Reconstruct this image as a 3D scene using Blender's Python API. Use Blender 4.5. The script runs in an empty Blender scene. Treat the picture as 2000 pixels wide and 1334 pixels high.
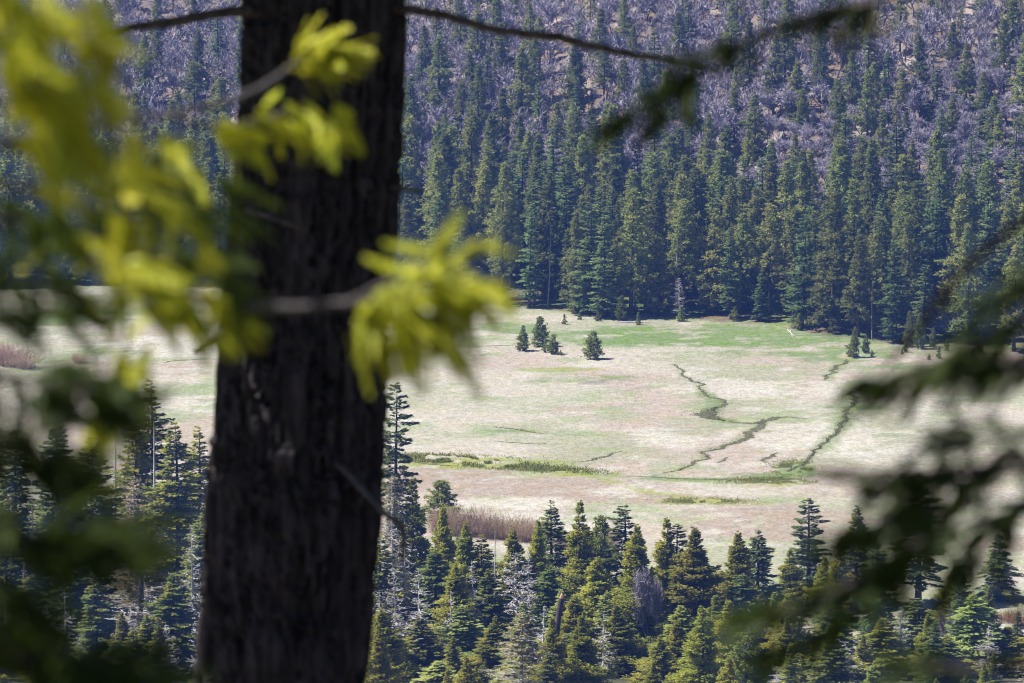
import bpy, math
import numpy as np
from mathutils import Vector, Matrix

rng = np.random.default_rng(11)
scene = bpy.context.scene
COL = scene.collection
PI = math.pi

# ------------------------------------------------------------------ camera, world, sun, exposure
F = 7500.0                       # focal length in photo pixels (135 mm on 36 mm, 2000 px wide)
CAM_H = 140.0                    # metres above the meadow
PITCH = math.atan((667 + 480) / F)
cam_data = bpy.data.cameras.new('camera')
cam_data.lens = 135; cam_data.sensor_width = 36
cam_data.clip_start = 0.5; cam_data.clip_end = 6000
cam_data.dof.use_dof = True
cam_data.dof.focus_distance = 760
cam_data.dof.aperture_fstop = 4.6
cam_data.dof.aperture_blades = 9
cam = bpy.data.objects.new('camera', cam_data); COL.objects.link(cam)
cam.location = (0, 0, CAM_H)
cam.rotation_euler = (PI / 2 - PITCH, 0, 0)
scene.camera = cam

SUN_EL = math.radians(56); SUN_AZ = math.radians(-88)      # clockwise from +Y: from the left
world = bpy.data.worlds.new('World'); scene.world = world; world.use_nodes = True
wn = world.node_tree; wn.nodes.clear()
sky = wn.nodes.new('ShaderNodeTexSky'); sky.sky_type = 'NISHITA'; sky.sun_disc = False
sky.sun_elevation = SUN_EL; sky.sun_rotation = SUN_AZ % (2 * PI); sky.altitude = 1400
bg = wn.nodes.new('ShaderNodeBackground'); bg.inputs['Strength'].default_value = 0.05
wo = wn.nodes.new('ShaderNodeOutputWorld')
wn.links.new(sky.outputs[0], bg.inputs[0]); wn.links.new(bg.outputs[0], wo.inputs[0])

sun_dir = Vector((math.sin(SUN_AZ) * math.cos(SUN_EL), math.cos(SUN_AZ) * math.cos(SUN_EL), math.sin(SUN_EL)))
sl = bpy.data.lights.new('sun', 'SUN'); sl.energy = 5.0; sl.angle = math.radians(0.5); sl.color = (1.0, 0.955, 0.885)
so = bpy.data.objects.new('sun', sl); COL.objects.link(so)
so.rotation_euler = sun_dir.to_track_quat('Z', 'Y').to_euler(); so.location = (-300, 200, 600)

vs = scene.view_settings
vs.view_transform = 'Standard'; vs.look = 'None'; vs.exposure = 0.92; vs.gamma = 1.0; vs.use_curve_mapping = False
cy = scene.cycles
cy.max_bounces = 5; cy.diffuse_bounces = 2; cy.glossy_bounces = 1; cy.transmission_bounces = 3; cy.volume_bounces = 0
cy.transparent_max_bounces = 4; cy.sample_clamp_indirect = 4.0
cy.use_denoising = True; cy.filter_width = 1.1

# ------------------------------------------------------------------ helpers: maths
def nrm(a):
    a = np.asarray(a, float)
    return a / np.maximum(np.linalg.norm(a, axis=-1, keepdims=True), 1e-9)

_lat = np.random.default_rng(5).random((257, 257))
def vnoise(x, y, s, off=0.0):
    x = np.asarray(x, float) / s + 71.3 + off * 13.7; y = np.asarray(y, float) / s + 37.9 + off * 7.1
    xi = np.floor(x).astype(int); yi = np.floor(y).astype(int); fx = x - xi; fy = y - yi
    fx = fx * fx * (3 - 2 * fx); fy = fy * fy * (3 - 2 * fy)
    a = _lat[xi % 256, yi % 256]; b = _lat[(xi + 1) % 256, yi % 256]
    c = _lat[xi % 256, (yi + 1) % 256]; d = _lat[(xi + 1) % 256, (yi + 1) % 256]
    return (a * (1 - fx) + b * fx) * (1 - fy) + (c * (1 - fx) + d * fx) * fy
def fbm(x, y, s, o=4, off=0.0):
    t = 0; a = 1; n = 0
    for k in range(o):
        t = t + a * vnoise(x, y, s / 2 ** k, off + k * 3.1); n += a; a *= 0.55
    return t / n
def sstep(a, b, v):
    t = np.clip((v - a) / (b - a), 0, 1); return t * t * (3 - 2 * t)

# ------------------------------------------------------------------ terrain
def ydist(py, z=0.0):            # distance of flat ground seen at photo row py
    v = (667 - py) / F
    dy = math.cos(PITCH) + v * math.sin(PITCH); dz = -math.sin(PITCH) + v * math.cos(PITCH)
    return (z - CAM_H) / dz * dy
def raydir(px, py):
    u = (px - 1000) / F; v = (667 - py) / F
    return np.array([u, math.cos(PITCH) + v * math.sin(PITCH), -math.sin(PITCH) + v * math.cos(PITCH)])
def P(px, py, d):                # point at distance d (along y) behind a photo pixel
    r = raydir(px, py); return np.array([0, 0, CAM_H]) + r * (d / r[1])

_edge = [(-400, 575), (0, 566), (150, 556), (400, 560), (800, 585), (960, 600), (1100, 611), (1200, 625), (1300, 622), (1400, 628),
         (1500, 634), (1560, 640), (1620, 660), (1700, 668), (1800, 672), (1860, 672), (2000, 692), (2300, 700)]
_ey = np.array([ydist(b) for a, b in _edge]); _ex = np.array([(a - 1000) / F for a, b in _edge]) * _ey
def edge(x): return np.interp(x, _ex, _ey)
def hill(s):
    s = np.maximum(s, 0)
    r = np.minimum(s, 130.0)
    return 0.04 * s + 0.5 * (0.30 / 130) * r * r + 0.30 * np.maximum(s - 130, 0)
def height(x, y):
    x = np.asarray(x, float); y = np.asarray(y, float)
    near = 138 * np.clip(1 - y / 600, 0, 1) ** 1.3
    s = y - edge(x)
    rough = sstep(0, 120, s)
    h = near + hill(s) + rough * 7 * (fbm(x, y, 60, 3) - 0.5) * 2
    h = h + 0.55 * (fbm(x, y, 34, 2, 4) - 0.5) + 0.22 * (fbm(x, y, 7, 2, 9) - 0.5) * (1 - sstep(0, 40, 585 - y))
    return h
def ground_at(px, py):           # first hit of the pixel's ray with the terrain beyond the near slope
    r = raydir(px, py); ds = np.linspace(560, 1500, 1900)
    pts = np.array([0, 0, CAM_H])[None] + r[None] * (ds / r[1])[:, None]
    below = pts[:, 2] < height(pts[:, 0], pts[:, 1])
    k = int(np.argmax(below)) if below.any() else len(ds) - 1
    return pts[k]

# ------------------------------------------------------------------ helpers: meshes
class MB:
    def __init__(s): s.v = []; s.q = []; s.m = []; s.n = 0
    def add(s, v, q, mat=0):
        v = np.asarray(v, np.float32).reshape(-1, 3); q = np.asarray(q, np.int32).reshape(-1, 4)
        s.v.append(v); s.q.append(q + s.n); s.m.append(np.full(len(q), mat, np.int32)); s.n += len(v)
    def leaves(s, p, d, nm, L, W, mat=0, mid=0.5):
        d = nrm(d); sd = nrm(np.cross(d, nm)); L = np.asarray(L)[..., None]; W = np.asarray(W)[..., None]
        m = p + d * L * mid
        v = np.stack([p, m + sd * W / 2, p + d * L, m - sd * W / 2], 1)
        n = len(p); s.add(v, np.arange(4 * n).reshape(n, 4), mat)
    def tube(s, pts, rad, k=6, mat=0):
        pts = np.asarray(pts, float); n = len(pts); rad = np.broadcast_to(np.asarray(rad, float), (n,))
        t = nrm(np.gradient(pts, axis=0)); ref = np.array([0.13, 0.21, 1.0]) if abs(t[0, 2]) < 0.9 else np.array([1.0, 0.2, 0.1])
        a = nrm(np.cross(t, ref)); b = np.cross(t, a)
        an = np.arange(k) / k * 2 * PI
        v = pts[:, None] + rad[:, None, None] * (np.cos(an)[None, :, None] * a[:, None] + np.sin(an)[None, :, None] * b[:, None])
        i = np.arange(n - 1)[:, None] * k; j = np.arange(k)[None]; j2 = (j + 1) % k
        q = np.stack([i + j, i + j2, i + k + j2, i + k + j], -1).reshape(-1, 4)
        s.add(v, q, mat)
    def strips(s, p0, p1, w, mat=0):         # thin two-sided twigs
        d = nrm(p1 - p0); sd = nrm(np.cross(d, rng.normal(size=p0.shape))); w = np.asarray(w)[..., None] / 2
        v = np.stack([p0 - sd * w, p0 + sd * w, p1 + sd * w * 0.4, p1 - sd * w * 0.4], 1)
        n = len(p0); s.add(v, np.arange(4 * n).reshape(n, 4), mat)
    def arrays(s): return np.concatenate(s.v), np.concatenate(s.q), np.concatenate(s.m)
    def mesh(s, name, mats, smooth=False):
        v, q, m = s.arrays(); return make_mesh(name, v, q, mats, m, smooth)
def make_mesh(name, v, q, mats, mi=None, smooth=False):
    me = bpy.data.meshes.new(name)
    me.vertices.add(len(v)); me.vertices.foreach_set('co', np.asarray(v, np.float32).ravel())
    me.loops.add(q.size); me.loops.foreach_set('vertex_index', np.asarray(q, np.int32).ravel())
    me.polygons.add(len(q)); me.polygons.foreach_set('loop_start', np.arange(0, q.size, 4, dtype=np.int32))
    if mi is not None: me.polygons.foreach_set('material_index', np.asarray(mi, np.int32))
    me.polygons.foreach_set('use_smooth', np.full(len(q), smooth, bool))
    for m in mats: me.materials.append(m)
    me.update(calc_edges=True)
    return me
def link(name, me, parent=None, loc=None):
    o = bpy.data.objects.new(name, me); COL.objects.link(o)
    if parent: o.parent = parent
    if loc is not None: o.location = loc
    return o
def tag(o, label, cat, group=None):
    o['label'] = label; o['category'] = cat
    if group: o['group'] = group
    return o
def thing(name, label, cat, loc, group=None):
    o = bpy.data.objects.new(name, None); COL.objects.link(o); o.location = loc; o.empty_display_size = 0.5
    return tag(o, label, cat, group)

# ------------------------------------------------------------------ materials
def nodes_of(m):
    m.use_nodes = True; nt = m.node_tree; nt.nodes.clear(); return nt
def ramp_mix(nt, fac, a, b):
    mx = nt.nodes.new('ShaderNodeMix'); mx.data_type = 'RGBA'
    for s_, v_ in ((6, a), (7, b)):
        if isinstance(v_, tuple): mx.inputs[s_].default_value = (*v_, 1)
        else: nt.links.new(v_, mx.inputs[s_])
    if isinstance(fac, float): mx.inputs[0].default_value = fac
    else: nt.links.new(fac, mx.inputs[0])
    return mx.outputs[2]
def noise(nt, scale, detail=3, coord='Object', stretch=None, rough=0.6):
    tc = nt.nodes.new('ShaderNodeTexCoord'); out = tc.outputs[coord]
    if stretch:
        mp = nt.nodes.new('ShaderNodeMapping'); mp.inputs['Scale'].default_value = stretch
        nt.links.new(out, mp.inputs[0]); out = mp.outputs[0]
    n = nt.nodes.new('ShaderNodeTexNoise'); n.inputs['Scale'].default_value = scale
    n.inputs['Detail'].default_value = detail; n.inputs['Roughness'].default_value = rough
    nt.links.new(out, n.inputs[0]); return n.outputs[0]
def maprange(nt, v, a, b, c=0.0, d=1.0):
    r = nt.nodes.new('ShaderNodeMapRange'); r.inputs[1].default_value = a; r.inputs[2].default_value = b
    r.inputs[3].default_value = c; r.inputs[4].default_value = d; nt.links.new(v, r.inputs[0]); return r.outputs[0]
def foliage(name, ca, cb, scale=0.7, trans=0.3, hue=0.014, val=0.28, tcol=None, spec=0.15):
    m = bpy.data.materials.new(name); nt = nodes_of(m)
    c = ramp_mix(nt, maprange(nt, noise(nt, scale), 0.35, 0.65), ca, cb)
    oi = nt.nodes.new('ShaderNodeObjectInfo')
    hs = nt.nodes.new('ShaderNodeHueSaturation'); nt.links.new(c, hs.inputs['Color'])
    nt.links.new(maprange(nt, oi.outputs['Random'], 0, 1, 0.5 - hue, 0.5 + hue), hs.inputs['Hue'])
    wn_ = nt.nodes.new('ShaderNodeTexWhiteNoise'); wn_.noise_dimensions = '1D'; nt.links.new(oi.outputs['Random'], wn_.inputs['W'])
    nt.links.new(maprange(nt, wn_.outputs['Value'], 0, 1, 1 - val, 1 + val), hs.inputs['Value'])
    b = nt.nodes.new('ShaderNodeBsdfPrincipled'); b.inputs['Roughness'].default_value = 0.55; b.inputs['Specular IOR Level'].default_value = spec
    nt.links.new(hs.outputs[0], b.inputs['Base Color'])
    t = nt.nodes.new('ShaderNodeBsdfTranslucent')
    if tcol: nt.links.new(ramp_mix(nt, 0.75, hs.outputs[0], tcol), t.inputs[0])
    else: nt.links.new(hs.outputs[0], t.inputs[0])
    ms = nt.nodes.new('ShaderNodeMixShader'); ms.inputs[0].default_value = trans
    nt.links.new(b.outputs[0], ms.inputs[1]); nt.links.new(t.outputs[0], ms.inputs[2])
    o = nt.nodes.new('ShaderNodeOutputMaterial'); nt.links.new(ms.outputs[0], o.inputs[0]); return m
def plain(name, ca, cb, scale=2.0, rough=0.9, stretch=None, bump=0.0, spec=0.2):
    m = bpy.data.materials.new(name); nt = nodes_of(m)
    nz = noise(nt, scale, 5, 'Object', stretch)
    c = ramp_mix(nt, maprange(nt, nz, 0.35, 0.65), ca, cb)
    b = nt.nodes.new('ShaderNodeBsdfPrincipled'); b.inputs['Roughness'].default_value = rough; b.inputs['Specular IOR Level'].default_value = spec
    nt.links.new(c, b.inputs['Base Color'])
    if bump:
        bp = nt.nodes.new('ShaderNodeBump'); bp.inputs['Strength'].default_value = bump; bp.inputs['Distance'].default_value = 0.02
        nt.links.new(nz, bp.inputs['Height']); nt.links.new(bp.outputs[0], b.inputs['Normal'])
    o = nt.nodes.new('ShaderNodeOutputMaterial'); nt.links.new(b.outputs[0], o.inputs[0]); return m

M_PINE_FAR = foliage('far_pine_needles', (0.183, 0.238, 0.073), (0.348, 0.354, 0.104), 0.35, 0.48, val=0.36)
M_FIR_FAR = foliage('far_fir_needles', (0.152, 0.238, 0.098), (0.275, 0.336, 0.122), 0.35, 0.48)
M_FIR = foliage('fir_needles', (0.207, 0.267, 0.065), (0.469, 0.442, 0.085), 0.5, 0.5)
M_FIR_DARK = foliage('dark_fir_needles', (0.138, 0.202, 0.072), (0.289, 0.325, 0.091), 0.5, 0.5)
M_FIR_LIGHT = foliage('light_fir_needles', (0.262, 0.345, 0.104), (0.482, 0.507, 0.163), 0.5, 0.5)
M_CEDAR = foliage('cedar_scales', (0.242, 0.280, 0.051), (0.496, 0.474, 0.082), 0.5, 0.5)
M_GREYFIR = foliage('half_dead_needles', (0.34, 0.28, 0.20), (0.27, 0.24, 0.10), 0.6, 0.3)
M_YOUNG = foliage('young_pine_needles', (0.156, 0.204, 0.054), (0.324, 0.336, 0.084), 0.8, 0.45)
M_LIVEOAK = foliage('ochre_leaves', (0.24, 0.21, 0.05), (0.38, 0.31, 0.08), 0.5, 0.35)
M_TWIG = plain('oak_twigs', (0.28, 0.250, 0.292), (0.45, 0.408, 0.46), 0.3)
M_OAKBARK = plain('oak_bark', (0.05, 0.042, 0.040), (0.12, 0.10, 0.095), 1.0)
M_BARK = plain('conifer_bark', (0.045, 0.032, 0.026), (0.13, 0.09, 0.07), 1.2, 0.95, (4, 4, 0.6))
M_PALEBARK = plain('grey_bark', (0.16, 0.14, 0.13), (0.34, 0.31, 0.29), 1.2, 0.95, (4, 4, 0.6))
M_SNAG = plain('bleached_dead_wood', (0.38, 0.355, 0.35), (0.64, 0.61, 0.61), 1.5, 0.9, (3, 3, 0.5))
M_WILLOW = foliage('willow_stems', (0.33, 0.225, 0.17), (0.50, 0.38, 0.26), 0.25, 0.05, 0.02, 0.25)
M_RUST = plain('rusty_twigs', (0.25, 0.12, 0.06), (0.36, 0.20, 0.10), 0.6)
M_ROCK = plain('granite', (0.30, 0.28, 0.27), (0.52, 0.50, 0.48), 2.0, 0.9, None, 0.5)
M_SEDGE = plain('sedge_blades', (0.085, 0.105, 0.035), (0.20, 0.19, 0.065), 0.5)
M_TALLGRASS = plain('tall_green_grass', (0.19, 0.23, 0.05), (0.34, 0.33, 0.10), 0.25)

# ground: colour of the sward comes from a per-point tint, grain from noise in the material
def ground_material():
    m = bpy.data.materials.new('meadow_and_hillside_ground'); nt = nodes_of(m)
    at = nt.nodes.new('ShaderNodeAttribute'); at.attribute_name = 'tint'
    gr = nt.nodes.new('ShaderNodeAttribute'); gr.attribute_name = 'grain'
    n1 = noise(nt, 0.9, 4, 'Object', (0.7, 0.45, 1)); n2 = noise(nt, 2.6, 3, 'Object', (0.8, 0.5, 1)); n3 = noise(nt, 0.22, 4, 'Object', (0.6, 0.8, 1))
    n4_ = noise(nt, 1.5, 3, 'Object', (0.8, 0.5, 1), 0.7)
    gm = nt.nodes.new('ShaderNodeMix'); gm.data_type = 'RGBA'; gm.blend_type = 'MULTIPLY'; gm.inputs[7].default_value = (0.58, 0.86, 0.46, 1)
    nt.links.new(at.outputs['Color'], gm.inputs[6]); nt.links.new(maprange(nt, n4_, 0.50, 0.66, 0.0, 0.75), gm.inputs[0])
    v = nt.nodes.new('ShaderNodeMath'); v.operation = 'MULTIPLY'
    nt.links.new(maprange(nt, n1, 0.30, 0.70, 0.80, 1.17), v.inputs[0]); nt.links.new(maprange(nt, n2, 0.30, 0.70, 0.80, 1.18), v.inputs[1])
    hs = nt.nodes.new('ShaderNodeHueSaturation'); nt.links.new(gm.outputs[2], hs.inputs['Color'])
    nt.links.new(v.outputs[0], hs.inputs['Value'])
    nt.links.new(maprange(nt, n3, 0.35, 0.65, 0.78, 1.22), hs.inputs['Saturation'])
    nt.links.new(maprange(nt, n2, 0.3, 0.7, 0.515, 0.485), hs.inputs['Hue'])
    b = nt.nodes.new('ShaderNodeBsdfPrincipled'); b.inputs['Roughness'].default_value = 0.95; b.inputs['Specular IOR Level'].default_value = 0.1
    nt.links.new(hs.outputs[0], b.inputs['Base Color'])
    bp = nt.nodes.new('ShaderNodeBump'); bp.inputs['Strength'].default_value = 0.55; bp.inputs['Distance'].default_value = 0.28
    nt.links.new(n2, bp.inputs['Height']); nt.links.new(bp.outputs[0], b.inputs['Normal'])
    o = nt.nodes.new('ShaderNodeOutputMaterial'); nt.links.new(b.outputs[0], o.inputs[0]); return m
M_GROUND = ground_material()

# ------------------------------------------------------------------ ground sheets
def seg_dist(x, y, pts):
    best = np.full(x.shape, 1e9)
    for (ax, ay), (bx, by) in zip(pts[:-1], pts[1:]):
        dx, dy = bx - ax, by - ay; L = dx * dx + dy * dy + 1e-9
        t = np.clip(((x - ax) * dx + (y - ay) * dy) / L, 0, 1)
        best = np.minimum(best, np.hypot(x - ax - t * dx, y - ay - t * dy))
    return best
def G2(px, py): d = ydist(py); return ((px - 1000) / F * math.hypot(d, CAM_H) , d)
def ellipse(x, y, px, py, rx, ry):        # soft patch given by its photo centre and half sizes in pixels
    cx, cyy = G2(px, py); d0 = ydist(py + ry); d1 = ydist(py - ry); ax = rx / F * cyy; ay = abs(d1 - d0) / 2
    return np.exp(-(((x - cx) / ax) ** 2 + ((y - cyy) / ay) ** 2) * 1.1)

gx = np.unique(np.concatenate([np.linspace(-900, -230, 28), np.arange(-230, 230.1, 1.5), np.linspace(230, 900, 28)]))
gy = np.unique(np.concatenate([np.array([-60, -20, 0]), np.linspace(10, 540, 54), np.arange(540, 1030, 1.5), np.arange(1030, 1270, 3.0), np.linspace(1270, 1700, 40)]))
X, Y = np.meshgrid(gx, gy); Z = height(X, Y)
S = Y - edge(X)
def cmix(c, col, m): return c * (1 - m[..., None]) + np.array(col) * m[..., None]
n30 = fbm(X, Y, 42, 4, 1); n9 = fbm(X, Y, 13, 4, 2); n4 = fbm(X, Y, 5, 3, 3)
mix9 = np.clip(n9 * 0.6 + n4 * 0.4, 0, 1)
pmix = np.clip((fbm(X, Y, 7, 4, 12) * .6 + fbm(X, Y, 2.6, 2, 14) * .4 - .5) * 2.0 + .5, 0, 1)
tint = np.zeros(X.shape + (3,)); tint[:] = (0.385, 0.340, 0.290)
tint = cmix(tint, (0.35, 0.285, 0.245), sstep(0.45, 0.62, n30))                  # pinkish dead grass
tint = cmix(tint, (0.25, 0.255, 0.165), sstep(0.47, 0.64, fbm(X, Y, 26, 4, 8)) * 0.65)
tint = cmix(tint, (0.44, 0.405, 0.37), sstep(0.56, 0.68, mix9) * 0.7)             # bleached straw
tint = cmix(tint, (0.21, 0.26, 0.12), sstep(0.56, 0.70, fbm(X, Y, 9, 4, 6)) * 0.55)
def patch(col, px, py, rx, ry, k=1.0, lo=0.30, hi=0.62):
    global tint
    m = ellipse(X, Y, px, py, rx, ry) * k
    tint = cmix(tint, col, np.clip(sstep(lo, hi, m * (0.10 + 1.7 * pmix)), 0, 1) * min(1, k) * 0.9)
G_ = (0.145, 0.200, 0.070); YG = (0.235, 0.245, 0.065); BR = (0.30, 0.235, 0.195); PU = (0.125, 0.10, 0.105); PALE = (0.44, 0.40, 0.355); GG = (0.29, 0.30, 0.215)
for a in [(GG, 1060, 780, 300, 50, .6), (GG, 1700, 780, 300, 40, .45), (BR, 1000, 950, 330, 22), (BR, 1500, 1020, 260, 40), (BR, 860, 925, 200, 14), (BR, 250, 720, 260, 22, .8), (BR, 1240, 975, 220, 12), (PALE, 330, 680, 180, 28), (PALE, 200, 790, 260, 22),
          (PALE, 1480, 760, 240, 26, .8), (PALE, 1560, 850, 160, 40, .8), (PALE, 1750, 880, 160, 50, .8), (PALE, 1300, 860, 120, 16, .9), (PALE, 1000, 985, 160, 14),
          (G_, 1400, 656, 300, 24), (G_, 1200, 655, 180, 14, .9), (G_, 1640, 690, 120, 14, .9), (G_, 1560, 672, 180, 13, .9), (G_, 1250, 668, 160, 11, .9), (G_, 1010, 640, 100, 13, .9), (G_, 1620, 700, 120, 10, .8), (G_, 1750, 715, 120, 9, .8),
          (G_, 1500, 690, 260, 8, .7), (YG, 1080, 722, 110, 6, .8), (G_, 1110, 742, 150, 8, .6), (PU, 1185, 748, 75, 13, .55), (PU, 1240, 760, 50, 6, .5), (G_, 1200, 736, 60, 5, .8),
          (YG, 950, 905, 190, 12), (YG, 1130, 925, 110, 7), (G_, 1330, 935, 200, 9, .75), (G_, 1550, 917, 50, 16, .95), (YG, 1500, 945, 100, 10, .8), (G_, 1480, 930, 100, 8, .8), (YG, 1370, 980, 110, 7, .9),
          (G_, 1000, 842, 80, 4, .8), (G_, 1010, 868, 110, 5, .6), (G_, 900, 780, 150, 16, .5), (G_, 1120, 800, 140, 14, .5), (G_, 1700, 795, 130, 5, .8), (G_, 1740, 850, 60, 6, .7), (G_, 1960, 830, 60, 10, .6),
          (G_, 100, 625, 200, 14, .9), (G_, 250, 612, 200, 10, .8), (G_, 90, 705, 60, 8, .7), (G_, 380, 755, 60, 6, .6), (G_, 340, 800, 60, 7, .6), (G_, 1900, 720, 140, 10, .6), (G_, 1090, 850, 90, 5, .5),
          (PALE, 1020, 1010, 160, 12), (BR, 1700, 960, 200, 20, .8), (G_, 1940, 985, 60, 12, .6), (BR, 1980, 1060, 120, 20, .9)]:
    patch(*a)
for pts, wd, col, k in [([(1318, 712), (1332, 735), (1366, 752), (1385, 777), (1418, 790), (1392, 800), (1380, 806), (1415, 823), (1472, 828), (1500, 821), (1545, 815)], 3.0, (0.21, 0.22, 0.11), .7),
                        ([(1372, 768), (1388, 780), (1405, 790), (1390, 800), (1384, 807), (1400, 818), (1425, 824)], 4.5, (0.14, 0.18, 0.07), .9),
                        ([(1492, 824), (1462, 847), (1430, 868), (1368, 884), (1372, 897), (1330, 915)], 3.0, (0.20, 0.20, 0.09), .8),
                        ([(1672, 745), (1661, 790), (1652, 815), (1640, 838), (1618, 862), (1600, 880), (1590, 893), (1565, 915), (1520, 935)], 4.5, (0.17, 0.21, 0.075), .9),
                        ([(1672, 695), (1652, 703), (1624, 730), (1614, 743)], 3.5, (0.17, 0.20, 0.08), .8),
                        ([(1690, 800), (1740, 797), (1800, 793)], 2.0, (0.15, 0.20, 0.08), .8),
                        ([(1150, 925), (1230, 932), (1330, 937), (1440, 938), (1520, 935)], 4.0, (0.15, 0.19, 0.075), .75),
                        ([(800, 897), (900, 905), (1000, 915), (1100, 922), (1160, 930), (1250, 958), (1330, 972), (1430, 982), (1500, 984)], 3.5, (0.24, 0.26, 0.07), .85),
                        ([(1010, 675), (1100, 682), (1200, 690), (1300, 705)], 1.6, (0.30, 0.23, 0.18), .7)]:
    gp = [tuple(ground_at(*q)[:2]) for q in pts]; xa = min(p[0] for p in gp) - 15; xb = max(p[0] for p in gp) + 15; ya = min(p[1] for p in gp) - 15; yb = max(p[1] for p in gp) + 15
    iy = np.where((gy > ya) & (gy < yb))[0]; ix = np.where((gx > xa) & (gx < xb))[0]; sl_ = np.ix_(iy, ix)
    dd_ = seg_dist(X[sl_], Y[sl_], gp); m_ = np.exp(-(dd_ / (wd * .55)) ** 2) * (0.15 + 1.7 * pmix[sl_]); tint[sl_] = cmix(tint[sl_], col, sstep(.25, .85, m_) * k * .8)
# forest floor, hillside, near slope
ff = sstep(-4, 6, S + (n9 - 0.5) * 16)
floor_c = cmix(np.broadcast_to(np.array((0.085, 0.105, 0.040)), tint.shape).copy(), (0.16, 0.115, 0.075), sstep(0.46, 0.60, n9))
floor_c = cmix(floor_c, (0.16, 0.20, 0.06), sstep(0.55, 0.66, n4) * (1 - sstep(10, 40, S)))
tint = cmix(tint, (1, 1, 1), ff * 0); tint = tint * (1 - ff[..., None]) + floor_c * ff[..., None]
hh = sstep(35, 95, S + (n30 - 0.5) * 40)
hill_c = cmix(np.broadcast_to(np.array((0.20, 0.152, 0.135)), tint.shape).copy(), (0.20, 0.145, 0.11), sstep(0.46, 0.62, n9))
hill_c = cmix(hill_c, (0.44, 0.36, 0.31), sstep(0.60, 0.72, n4) * 0.8)
tint = tint * (1 - hh[..., None]) + hill_c * hh[..., None]
nn = sstep(0, 35, 600 - Y + (n9 - 0.5) * 25)
near_c = cmix(np.broadcast_to(np.array((0.07, 0.07, 0.035)), tint.shape).copy(), (0.15, 0.12, 0.08), sstep(0.48, 0.60, n9))
tint = tint * (1 - nn[..., None]) + near_c * nn[..., None]

nx, ny = len(gx), len(gy)
V = np.stack([X, Y, Z], -1).reshape(-1, 3); C = np.concatenate([tint.reshape(-1, 3), np.ones((nx * ny, 1))], 1)
ii = (np.arange(ny - 1)[:, None] * nx + np.arange(nx - 1)[None]).reshape(-1)
Q = np.stack([ii, ii + 1, ii + nx + 1, ii + nx], -1)
qs = S.reshape(-1)[ii]; qy = Y.reshape(-1)[ii]
zone = np.where(qy < 600, 0, np.where(qs < 0, 1, 2))
for k, nm in ((0, 'near_slope'), (1, 'meadow'), (2, 'hillside')):
    q = Q[zone == k]; used, inv = np.unique(q.ravel(), return_inverse=True)
    me = make_mesh(nm, V[used], inv.reshape(-1, 4), [M_GROUND], None, True)
    a = me.color_attributes.new('tint', 'FLOAT_COLOR', 'POINT'); a.data.foreach_set('color', C[used].astype(np.float32).ravel())
    o = link(nm, me); o['kind'] = 'structure'

# ------------------------------------------------------------------ tree builders
def trunk_mesh(H, r0, mat, k=8, bend=0.0, top=0.97, seed=0):
    g = np.random.default_rng(seed); t = np.linspace(0, 1, 11)
    ph = g.random() * 6.28
    pts = np.stack([bend * np.sin(t * 2.2 + ph) - bend * math.sin(ph), bend * np.cos(t * 1.9 + ph) - bend * math.cos(ph), -0.5 + t * (H * top + 0.5)], 1)
    rad = r0 * ((1 - t) ** 0.85 * 0.97 + 0.03); rad[0] *= 1.25
    b = MB(); b.tube(pts, rad, k); return b.mesh('trunk', [mat], True)

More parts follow.
